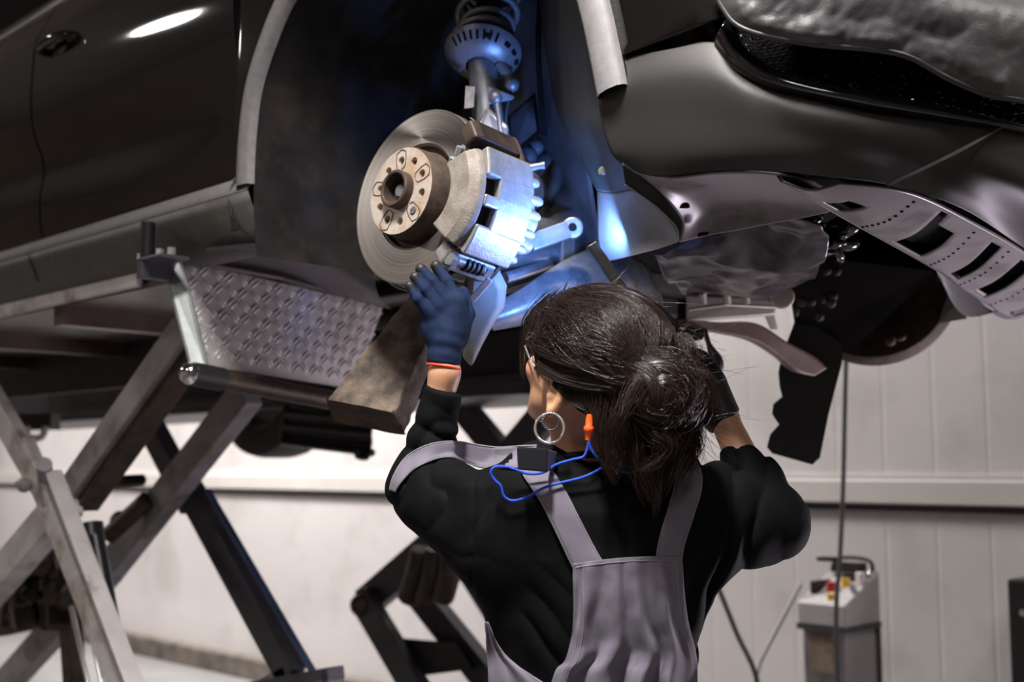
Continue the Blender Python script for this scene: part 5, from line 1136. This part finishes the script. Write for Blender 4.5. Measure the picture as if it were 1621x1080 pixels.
# bib with gathers
LB_ = [(907, 893), (907, 920), (908, 960), (906, 1000), (900, 1030), (893, 1048), (880, 1062), (862, 1072)]
RB_ = [(1080, 882), (1081, 910), (1084, 950), (1090, 990), (1098, 1020), (1103, 1050), (1104, 1080), (1104, 1110)]
LB_[-1] = (868, 1100); nu, nv = 140, 90
lc = catmull([Vector((x, y, 0)) for x, y in LB_], nv); rc_ = catmull([Vector((x, y, 0)) for x, y in RB_], nv)
pts = [[lc[j].lerp(rc_[j], i / (nu - 1)) for i in range(nu)] for j in range(nv)]
for j in range(nv):
    for i in range(nu): pts[j][i].y -= 5 * math.sin(math.pi * i / (nu - 1)) * (1 - j / nv) 
sm = lambda p: smin(s_tab(p, TORSO), s_ell(p, Qp(960, 900, 1.95), (.15, .115, .2)), .05)
fl = [p for r in pts for p in r]; t = np.minimum(march(FB, [p.x for p in fl], [p.y for p in fl], 1.4, 2.0), march(lambda p: s_tab(p, TORSO), [p.x for p in fl], [p.y for p in fl], 1.4, 1.90)).reshape(nv, nu)
for _ in range(10):
    t[1:-1, 1:-1] = (t[:-2, 1:-1] + t[2:, 1:-1] + t[1:-1, :-2] + t[1:-1, 2:]) / 4
rows = []
for j in range(nv):
    r = []; v = j / (nv - 1)
    for i in range(nu):
        u = i / (nu - 1); g = (max(0, v - .02) ** .8) * min(1, u * 8) * min(1, (1 - u) * 10)
        uu = .55 + (u - .55) * (1 + .35 * (1 - v)); ph = uu * 2 * math.pi * (4.0) - 2.6 * v * (u - .35) + .9 * math.sin(3 * v + 5 * u) + 1.9 * N3(Vector((u * 3, v * 2.2, 0)), 1.3)
        s = math.sin(ph); amp = .017 * g; dz = amp * (s if s > 0 else s * .55) + .003 * g * math.sin(ph * 2.1 + 1) + .0012 * N3(Vector((u * 9, v * 9, 2)), 1) 
        r.append(P(pts[j][i].x, pts[j][i].y, t[j, i] - .0075 - g * .004 - dz))
    rows.append(r)
bib = MB().grid(rows).build('bib', M['denim'], PERS, smooth=180, solid=.0024)
def bibline(path, rr=.00055):
    MB().tube([rows[min(nv - 1, int(v * (nv - 1)))][min(nu - 1, int(u * (nu - 1)))] + (EYE - rows[0][0]).normalized() * .0017 for u, v in path], rr, 5).build('stitch_line', M['stitch'], bib)
bibline([(.03 + .94 * i / 40, .055) for i in range(41)]); bibline([(.055, .05 + .9 * i / 40) for i in range(41)]); bibline([(.955, .05 + .9 * i / 40) for i in range(41)]); bibline([(.10, .05 + .9 * i / 40) for i in range(41)])
# side piece of the overalls at lower left
L_ = [(768, 985), (770, 1020), (772, 1050), (774, 1110)]; R_ = [(772, 985), (794, 1030), (828, 1060), (905, 1110)]
lc = catmull([Vector((x, y, 0)) for x, y in L_], 30); rc_ = catmull([Vector((x, y, 0)) for x, y in R_], 30)
pp_ = [[lc[j].lerp(rc_[j], i / 15) for i in range(16)] for j in range(30)]; fl = [p for r in pp_ for p in r]
t = march(FB, [max(p.x, 800) for p in fl], [p.y for p in fl], 1.4, 1.93).reshape(30, 16)
for _ in range(3): t[1:-1] = (t[:-2] + 2 * t[1:-1] + t[2:]) / 4
MB().grid([[P(pp_[j][i].x, pp_[j][i].y, t[j, i] - .008 - .003 * math.sin(i * .9 + j * .2)) for i in range(16)] for j in range(30)]).build('overalls_side', M['denim'], PERS, smooth=180, solid=.0024)
L_ = [(855, 1058), (868, 1064), (880, 1062)]; 
# ------------------------------------------------------------------ hair
HCq = HC + np.array([.012, -.004, .004])
BUN = Qp(1048, 622, 1.79); KN = Qp(1008, 588, 1.80)
def f_hair(p):
    d = s_ell(p, HC - fdir * .010 + hup * .010, (.088, .106, .099), HR)
    d = smin(d, s_ell(p, Qp(1000, 560, 1.84), (.060, .06, .075)), .04)
    d = smin(d, s_ell(p, BUN, (.056, .042, .052)), .02)
    d = smin(d, s_ell(p, Qp(975, 650, 1.84), (.040, .035, .050)), .03)
    # keep face and neck clear: cut in front of a slanted hairline plane and below
    q = (p - HC) @ HR.T; cut = (q[:, 1] - .045 - .55 * (q[:, 2] + .02)); face = smax(cut, q[:, 2] - .062, .02)
    low = smax(-.035 - q[:, 2] - .30 * q[:, 1], q[:, 1] + .030, .01); low = np.maximum(low, (Qp(925, 0, 1.85)[0] - p[:, 0]) * 1.0 )
    d = smax(d, cut * .8, .01)
    # free the ear and cheek
    e = s_ell(p, EAR + fdir * .045 - hup * .022, (.045, .060, .048), HR); d = smax(d, -e, .008)
    e = s_ell(p, EAR - hup * .030 - fdir * .02, (.04, .035, .036), HR); d = smax(d, -e, .006)
    return d + .0022 * vnoise(p, 40, 1)
hcap = sdf_mesh('hair', f_hair, HC - [.16, .16, .17], HC + [.23, .16, .14], .0036, M['scalp'], PERS)
def strands(name, paths, r, m, par, taper=True):
    """paths: (n, k, 3) in mechanic axes -> thin three-sided tubes as one mesh"""
    paths = np.asarray(paths); n, k, _ = paths.shape; d = np.gradient(paths, axis=1); d /= np.maximum(np.linalg.norm(d, axis=2, keepdims=True), 1e-9)
    up = np.array([.3, -.9, .2]); a = np.cross(d, up); a /= np.maximum(np.linalg.norm(a, axis=2, keepdims=True), 1e-9); b = np.cross(d, a)
    s = np.linspace(0, 1, k); rr = r * (np.minimum(1, (1 - s) * 5 + .15) if taper else np.ones(k)); rr = rr[None, :, None] * (rng.uniform(.7, 1.3, (n, 1, 1)))
    vs = np.stack([paths + rr * (a * math.cos(q) + b * math.sin(q)) for q in (0, 2.094, 4.189)], 2).reshape(-1, 3)
    base = (np.arange(n)[:, None, None] * k + np.arange(k - 1)[None, :, None]) * 3; j = np.arange(3)[None, None, :]; j2 = (j + 1) % 3
    F = np.stack([base + j, base + j2, base + 3 + j2, base + 3 + j], -1).reshape(-1, 4)
    return fin(name, mesh_np(name, toW(vs), F), m, par, smooth=180)
def f_hs(p):
    d = s_ell(p, HC - fdir * .010 + hup * .010, (.088, .106, .099), HR); d = smin(d, s_ell(p, Qp(1000, 560, 1.84), (.060, .06, .075)), .04)
    d = smin(d, s_ell(p, BUN, (.056, .042, .052)), .02); return smin(d, s_ell(p, Qp(975, 650, 1.84), (.040, .035, .050)), .03)
def proj(p, off):
    """push points onto the hair mass surface"""
    for _ in range(6):
        e = .002; d = f_hs(p); g = np.stack([f_hs(p + np.eye(3)[i] * e) - d for i in range(3)], 1) / e; g /= np.maximum(np.linalg.norm(g, axis=1, keepdims=True), .3); p = p - g * (d - off)[:, None]
    return p
def comb(n, sampler, target, k=18, off=(.001, .006), wob=.004, frac=1.0, spread=.012, clump=0):
    st_ = sampler(n); n = len(st_); tg = target + rng.normal(0, spread, (n, 3)); s = np.linspace(0, 1, k)[None, :, None] * frac
    c = HC + hup * .0; a = st_ - c; b = tg - c; la = np.linalg.norm(a, axis=1)[:, None]; lb = np.linalg.norm(b, axis=1)[:, None]; ua = a / la; ub = b / lb
    om = np.arccos(np.clip((ua * ub).sum(1), -1, 1))[:, None]; so = np.maximum(np.sin(om), 1e-3)
    dr = (np.sin((1 - s[:, :, 0]) * om) / so)[:, :, None] * ua[:, None] + (np.sin(s[:, :, 0] * om) / so)[:, :, None] * ub[:, None]
    ln = la[:, None] * (1 - s) + lb[:, None] * s; p = c + dr * ln
    ph = rng.uniform(0, 6.28, (n, 1)); fr = rng.uniform(1.2, 3.0, (n, 1)); wv = np.sin(s[:, :, 0] * fr * 3.1 + ph) * wob * np.sin(s[:, :, 0] * math.pi)
    p = p + wv[:, :, None] * np.cross(dr, (ub - ua)[:, None] + 1e-6)
    q = proj(p.reshape(-1, 3), rng.uniform(off[0], off[1], (n, 1)).repeat(k, 1).reshape(-1)).reshape(n, k, 3)
    for _ in range(3): q[:, 1:-1] = (q[:, :-2] + 2 * q[:, 1:-1] + q[:, 2:]) / 4
    return q
def samp_scalp(n):
    d = rng.normal(size=(n * 6, 3)); d /= np.linalg.norm(d, axis=1)[:, None]; q = d @ HR.T
    keep = (q[:, 2] > -.25 + .55 * q[:, 1]) & (q[:, 1] < .68); d = d[keep][:n]; return HC + d * .11
def samp_line(n):
    """along the hairline: temple, forehead top"""
    u = rng.uniform(-1, 1, n); a = u * 1.75; q = np.stack([np.sin(a) * .075, .062 + .02 * np.cos(a) - .02 * np.abs(u), .02 + .075 * np.cos(a)], 1)
    return HC + q @ HR + rng.normal(0, .004, (n, 3))
hs = [comb(2600, samp_scalp, KN), comb(1800, samp_line, KN, wob=.008), comb(700, samp_line, KN, off=(.006, .013), wob=.014)]
strands('hair_strands', np.concatenate(hs), .00042, M['hair'], hcap)
# nape and side of the neck combed up
def samp_nape(n): return Qp(0, 0, 1) * 0 + np.stack([Qp(930 + 130 * u, 668 + 12 * math.sin(6 * u) + 8 * v, 1.83) for u, v in rng.uniform(0, 1, (n, 2))])
strands('hair_strands', comb(700, samp_nape, Qp(1000, 600, 1.80)), .00042, M['hair'], hcap)
# coils of the bun
def coil(n, c, R, tilt, turns=(.5, 1.2), k=26):
    out = []; s = np.linspace(0, 1, k); eX = np.array([1, 0, 0.]); eZ = np.array([0, 0, 1.])
    for _ in range(n):
        a0 = rng.uniform(0, 6.28); tn = rng.uniform(*turns) * 6.28 * rng.choice([1, 1, 1, -1]); r = R * rng.uniform(.25, 1.0) ** .6; a = a0 + tn * s
        rx = r * (1 + .12 * np.sin(2 * a + rng.uniform(0, 6))); z = math.sqrt(max(0, 1 - (r / R) ** 2 * .9)) * R * .72
        dr = rng.normal(0, .0035, 3) + 0; off = np.stack([rx * np.cos(a), -z - .003 * np.sin(3 * a + a0) + 0 * a, rx * np.sin(a)], 1)
        ct, st = math.cos(tilt), math.sin(tilt); off = off + np.array([.010 * np.sin(a * 1.7 + a0 * 3), .006 * np.cos(a * 2 + a0), .010 * np.cos(a * 1.3 + a0 * 2)]).T; off = off @ np.array([[ct, st, 0], [-st, ct, 0], [0, 0, 1]]); out.append(c + off + dr)
    return np.array(out)
def bundle(pts, n, wide=.011, deep=.005, k=26, lift=.004):
    """a band of near-parallel hairs laid over the hair mass along pixels"""
    t = march(f_hs, [p[0] for p in pts], [p[1] for p in pts], 1.4, 1.86); c = np.array([list(p) for p in catmull([Vector(Qp(x, y, tt - lift)) for (x, y), tt in zip(pts, t)], k)])
    d = np.gradient(c, axis=0); d /= np.linalg.norm(d, axis=1)[:, None]; f = np.array([0, -1., 0]); sd = np.cross(d, f); sd /= np.linalg.norm(sd, axis=1)[:, None]; s = np.linspace(0, 1, k)[:, None]; out = []
    for _ in range(n):
        a = rng.uniform(-1, 1); b = math.sqrt(1 - a * a) * rng.uniform(.6, 1.1); env = .55 + .45 * np.sin(math.pi * s); ph = rng.uniform(0, 6.28)
        out.append(c + sd * a * wide * env + f * b * deep * env + sd * .0016 * np.sin(5 * s + ph) + rng.normal(0, .0006, 3))
    return np.array(out)
BB = [[(998, 592), (1028, 562), (1080, 572), (1106, 618), (1088, 664)], [(1098, 636), (1070, 676), (1020, 676), (988, 640)], [(986, 645), (984, 604), (1018, 574), (1066, 588)],
      [(1066, 588), (1088, 622), (1062, 656), (1024, 650), (1012, 618), (1038, 598)], [(1008, 602), (1042, 584), (1084, 600), (1104, 640)], [(1036, 596), (1064, 618), (1046, 646), (1022, 634)],
      [(1072, 588), (1104, 606), (1108, 646), (1086, 676)], [(950, 556), (996, 572), (1036, 600), (1036, 646), (1000, 668)], [(1020, 552), (1056, 546), (1086, 566), (1100, 600)], [(968, 574), (1004, 556), (1044, 562), (1074, 586)],
      [(960, 600), (990, 590), (1012, 605), (1010, 640), (985, 660)], [(1040, 680), (1005, 690), (975, 670), (965, 630)], [(1030, 620), (1050, 606), (1072, 622), (1064, 645), (1040, 650)]]
strands('bun', np.concatenate([bundle(b, 170) for b in BB] + [coil(260, BUN, .056, -.3)]), .00045, M['hair'], hcap, taper=False)
# broad swept bands over the crown give the hair its direction and shine
CR = [[(905, 476), (960, 478), (1010, 510), (1010, 570)], [(880, 492), (925, 492), (980, 530), (1000, 580)], [(860, 516), (905, 520), (960, 550), (995, 590)], [(852, 548), (890, 560), (940, 575), (990, 600)], [(850, 575), (895, 592), (940, 600), (985, 610)],
      [(940, 466), (1000, 480), (1045, 520), (1030, 570)], [(985, 474), (1035, 498), (1065, 540), (1045, 575)], [(880, 600), (915, 625), (945, 632), (985, 625)], [(915, 470), (950, 500), (985, 540), (1005, 580)], [(890, 520), (930, 545), (970, 570), (1000, 590)]]
strands('crown_bands', np.concatenate([bundle(b, 190, .017, .0035, 28, .0015) for b in CR]), .00042, M['hair'], hcap)
# loose locks
def lock(n, path, spread0, spread1, k=22, wav=.004):
    c = np.array([list(p) for p in catmull([Vector(q) for q in path], k)]); s = np.linspace(0, 1, k)[:, None]; out = []
    for _ in range(n):
        o0 = rng.normal(0, spread0, 3); o1 = rng.normal(0, spread1, 3); ph = rng.uniform(0, 6.28); f = rng.uniform(1, 2.5)
        ln = rng.uniform(.72, 1.05); i = np.clip(s[:, 0] * ln * (k - 1), 0, k - 1.001); i0 = i.astype(int); fr = (i - i0)[:, None]; cc = c[i0] * (1 - fr) + c[np.minimum(i0 + 1, k - 1)] * fr
        out.append(cc + o0 * (1 - s) + o1 * s + wav * np.sin(f * 3.1 * s + ph) * np.array([.8, -.3, .5]) * s)
    return np.array(out)
lk = []
for path, n, s0, s1 in (
    ([(960, 640, 1.80), (955, 690, 1.79), (962, 730, 1.785), (975, 760, 1.78)], 160, .010, .006), ([(985, 650, 1.79), (1000, 700, 1.775), (1010, 740, 1.775), (1030, 790, 1.775)], 170, .012, .008),
    ([(1020, 660, 1.78), (1045, 700, 1.765), (1040, 750, 1.77), (1038, 815, 1.785)], 90, .010, .004), ([(1070, 660, 1.78), (1085, 690, 1.77), (1070, 730, 1.77), (1055, 770, 1.775)], 160, .012, .008),
    ([(1080, 640, 1.79), (1100, 680, 1.78), (1098, 715, 1.78), (1080, 745, 1.775)], 120, .010, .009), ([(935, 620, 1.82), (940, 650, 1.81), (952, 690, 1.80), (958, 720, 1.79)], 110, .008, .005),
    ([(1010, 610, 1.76), (990, 650, 1.75), (975, 690, 1.76), (985, 730, 1.77)], 90, .008, .006), ([(1040, 680, 1.76), (1060, 700, 1.755), (1050, 725, 1.76), (1005, 748, 1.77)], 80, .008, .006)):
    lk.append(lock(n, [Qp(*q) for q in path], s0, s1))
for x in (985, 1000, 1015, 1030, 1045, 1060): lk.append(lock(70, [Qp(x, 655, 1.80), Qp(x + 3, 690, 1.80), Qp(x + 4, 720, 1.80), Qp(x + rng.uniform(-8, 8), 752, 1.80)], .010, .008))
strands('loose_locks', np.concatenate(lk), .00042, M['hair'], hcap)
# fringe beside the face
fr_ = []
for path, n, s0, s1 in (([(880, 478, 1.93), (850, 500, 1.95), (838, 540, 1.95), (834, 590, 1.95)], 130, .010, .0035), ([(895, 470, 1.90), (862, 505, 1.90), (852, 550, 1.90), (856, 600, 1.89)], 120, .009, .004),
    ([(905, 480, 1.87), (880, 520, 1.86), (868, 560, 1.86), (872, 606, 1.855)], 160, .012, .006), ([(870, 470, 1.95), (836, 505, 1.98), (829, 550, 1.99), (827, 600, 1.98)], 60, .006, .003)):
    fr_.append(lock(n, [Qp(*q) for q in path], s0, s1, wav=.003))
strands('fringe', np.concatenate(fr_), .00036, M['hair'], hcap)
# flyaways, mostly at the right where light catches them
fw = []
for _ in range(170):
    a = Qp(rng.uniform(1060, 1110), rng.uniform(520, 700), rng.uniform(1.78, 1.86)); d = np.array([rng.uniform(.2, 1), rng.uniform(-.3, .5), rng.uniform(-1.1, .5)]); d /= np.linalg.norm(d); L_ = rng.uniform(.02, .075)
    c = np.array([rng.normal(0, .4), 0, rng.uniform(-.8, .2)]); s = np.linspace(0, 1, 12)[:, None]; fw.append(a + d * L_ * s + c * L_ * s * s)
for _ in range(150):
    a_ = rng.uniform(0, 6.28); base = HC + np.array([math.cos(a_) * .105, rng.uniform(-.06, .02), abs(math.sin(a_)) * .10 + .005]); d = base - HC + rng.normal(0, .08, 3); d /= np.linalg.norm(d); tdir = np.array([.8, -.3, -.2]) + rng.normal(0, .5, 3)
    L_ = rng.uniform(.015, .05); s = np.linspace(0, 1, 12)[:, None]; fw.append(base + d * L_ * .35 * s + tdir * L_ * s)
strands('flyaways', np.array(fw), .00022, M['hair'], hcap)
# loops of hair right of the head
lp = []
for k in range(110):
    o = rng.normal(0, .006, 3); lp.append(np.array([list(p) for p in catmull([Vector(Qp(*q) + o * w_) for q, w_ in (((1058, 545, 1.82), 1), ((1085, 545, 1.81), 1.2), ((1092, 575, 1.80), 1.4), ((1080, 605, 1.80), .8), ((1068, 620, 1.79), .6))], 20)]))
for k in range(140):
    o = rng.normal(0, .006, 3); lp.append(np.array([list(p) for p in catmull([Vector(Qp(*q) + o * w_) for q, w_ in (((1075, 585, 1.80), 1), ((1110, 600, 1.79), 1.2), ((1122, 635, 1.79), 1.2), ((1112, 665, 1.79), 1), ((1085, 680, 1.78), .8))], 20)]))
strands('hair_loops', np.array(lp), .00036, M['hair'], hcap)
# braided cord-like band and glasses arm
MB().tube(catmull([Vector(toW(Qp(*q))) for q in ((1072, 575, 1.775), (1050, 586, 1.76), (1025, 590, 1.755), (1003, 600, 1.76))], 16), .0018, 8).build('hair_tie', M['bead'], hcap, smooth=180)
MB().tube(catmull([Vector(toW(Qp(*q))) for q in ((831, 548, 1.93), (840, 570, 1.895), (858, 592, 1.86), (876, 604, 1.845))], 16), .0016, 8).build('glasses_arm', M['silver'], PERS, smooth=180)
# earrings
def hoop(px, py, t, r, rw, m, name):
    c = Vector(toW(Qp(px, py, t))); ax = (Vector(toW(ldir)) * .35 + (-FW) * .9 + Vector((0, 0, .1))).normalized()
    return MB().lathe(c, ax, [(r + rw * math.cos(q), rw * math.sin(q)) for q in [i * math.pi / 4 for i in range(8)]], 48, closed=True).build(name, m, PERS, smooth=180)
hoop(870, 678, 1.83, .0225, .0022, M['silver'], 'hoop_earring')
o = hoop(872, 668, 1.82, .0125, .0012, M['bead'], 'beaded_earring')
m = MB(); c = Vector(toW(Qp(872, 668, 1.82)))
for k in range(22): a = k / 22 * 6.283; m.ball(c + RT * math.cos(a) * .0125 + UP * math.sin(a) * .0125, .0019, 6)
m.build('bead', M['bead'], o, smooth=180)
# ---- corded ear plugs
ep = thing('corded_earplugs', 'blue cord with an orange foam ear plug lying over the mechanic\'s shoulders', 'ear plugs', Vector(toW(Qp(900, 745, 1.8))))
cp = [(932, 692, 0), (936, 712, 0), (958, 736, 0), (985, 746, 0), (1012, 748, 0), (1030, 735, 0), (1034, 715, 0)]
line = [(932, 700), (925, 722), (905, 728), (880, 736), (860, 748), (835, 750), (805, 740), (785, 739), (777, 748), (783, 760), (793, 770), (798, 786), (812, 793), (835, 787), (862, 772), (890, 764), (925, 755), (952, 741), (958, 730)]
c = catmull([Vector((x, y, 0)) for x, y in line], 120); t = march(FB, [p.x for p in c], [p.y for p in c], 1.45, 1.84)
for _ in range(6): t[1:-1] = np.minimum(t[1:-1], (t[:-2] + 2 * t[1:-1] + t[2:]) / 4)
MB().tube([P(p.x, p.y, t_ - .0145) for p, t_ in zip(c, t)], .0021, 8).build('cord', M['cord'], ep, smooth=180)
c = catmull([Vector((x, y, 0)) for x, y, _ in cp], 50); t = march(FB, [p.x for p in c], [p.y for p in c], 1.45, 1.84)
MB().tube([P(p.x, p.y, min(t_, 1.82) - .012) for p, t_ in zip(c, t)], .0019, 8).build('cord', M['cord'], ep, smooth=180)
MB().lathe(P(932, 676, 1.765), UP + RT * .06, [(0, -.020), (.0042, -.019), (.0052, -.008), (.0072, -.006), (.0072, .0), (.0050, .002), (.0052, .012), (.0035, .018), (0, .019)], 20).build('ear_plug', M['orange'], ep, smooth=50)

# ------------------------------------------------------------------ hand lamp
wl = thing('work_lamp', 'slim black hand lamp held up behind the mechanic\'s head, lighting the wheel well blue', 'hand lamp', P(1080, 590, 2.13))
l0 = P(936, 386, 2.10); l1 = P(1000, 482, 2.10); l2 = P(1078, 590, 2.15); d_ = (l1 - l0).normalized(); sd = (FW + RT * -.25); sd = (sd - d_ * sd.dot(d_)).normalized(); wd_ = d_.cross(sd)
MB().beam(l0, l1, .019, .013, sd).build('lamp_bar', M['grip'], wl, bevel=.002)
MB().beam(l0 + d_ * .006 + sd * .0068, l1 + sd * .0068, .013, .002, sd).build('led_strip', M['led'], wl)
MB().tube([l1 - d_ * .004, l2], .0125, 14).build('handle', M['grip'], wl, smooth=50)
c = (l0 * .6 + l1 * .4) + sd * .014
la = area('lamp_beam', c, P(735, 215, 2.45), .018, 3.0, (0.15, 0.33, 1.0), .10, 'RECTANGLE', 135)
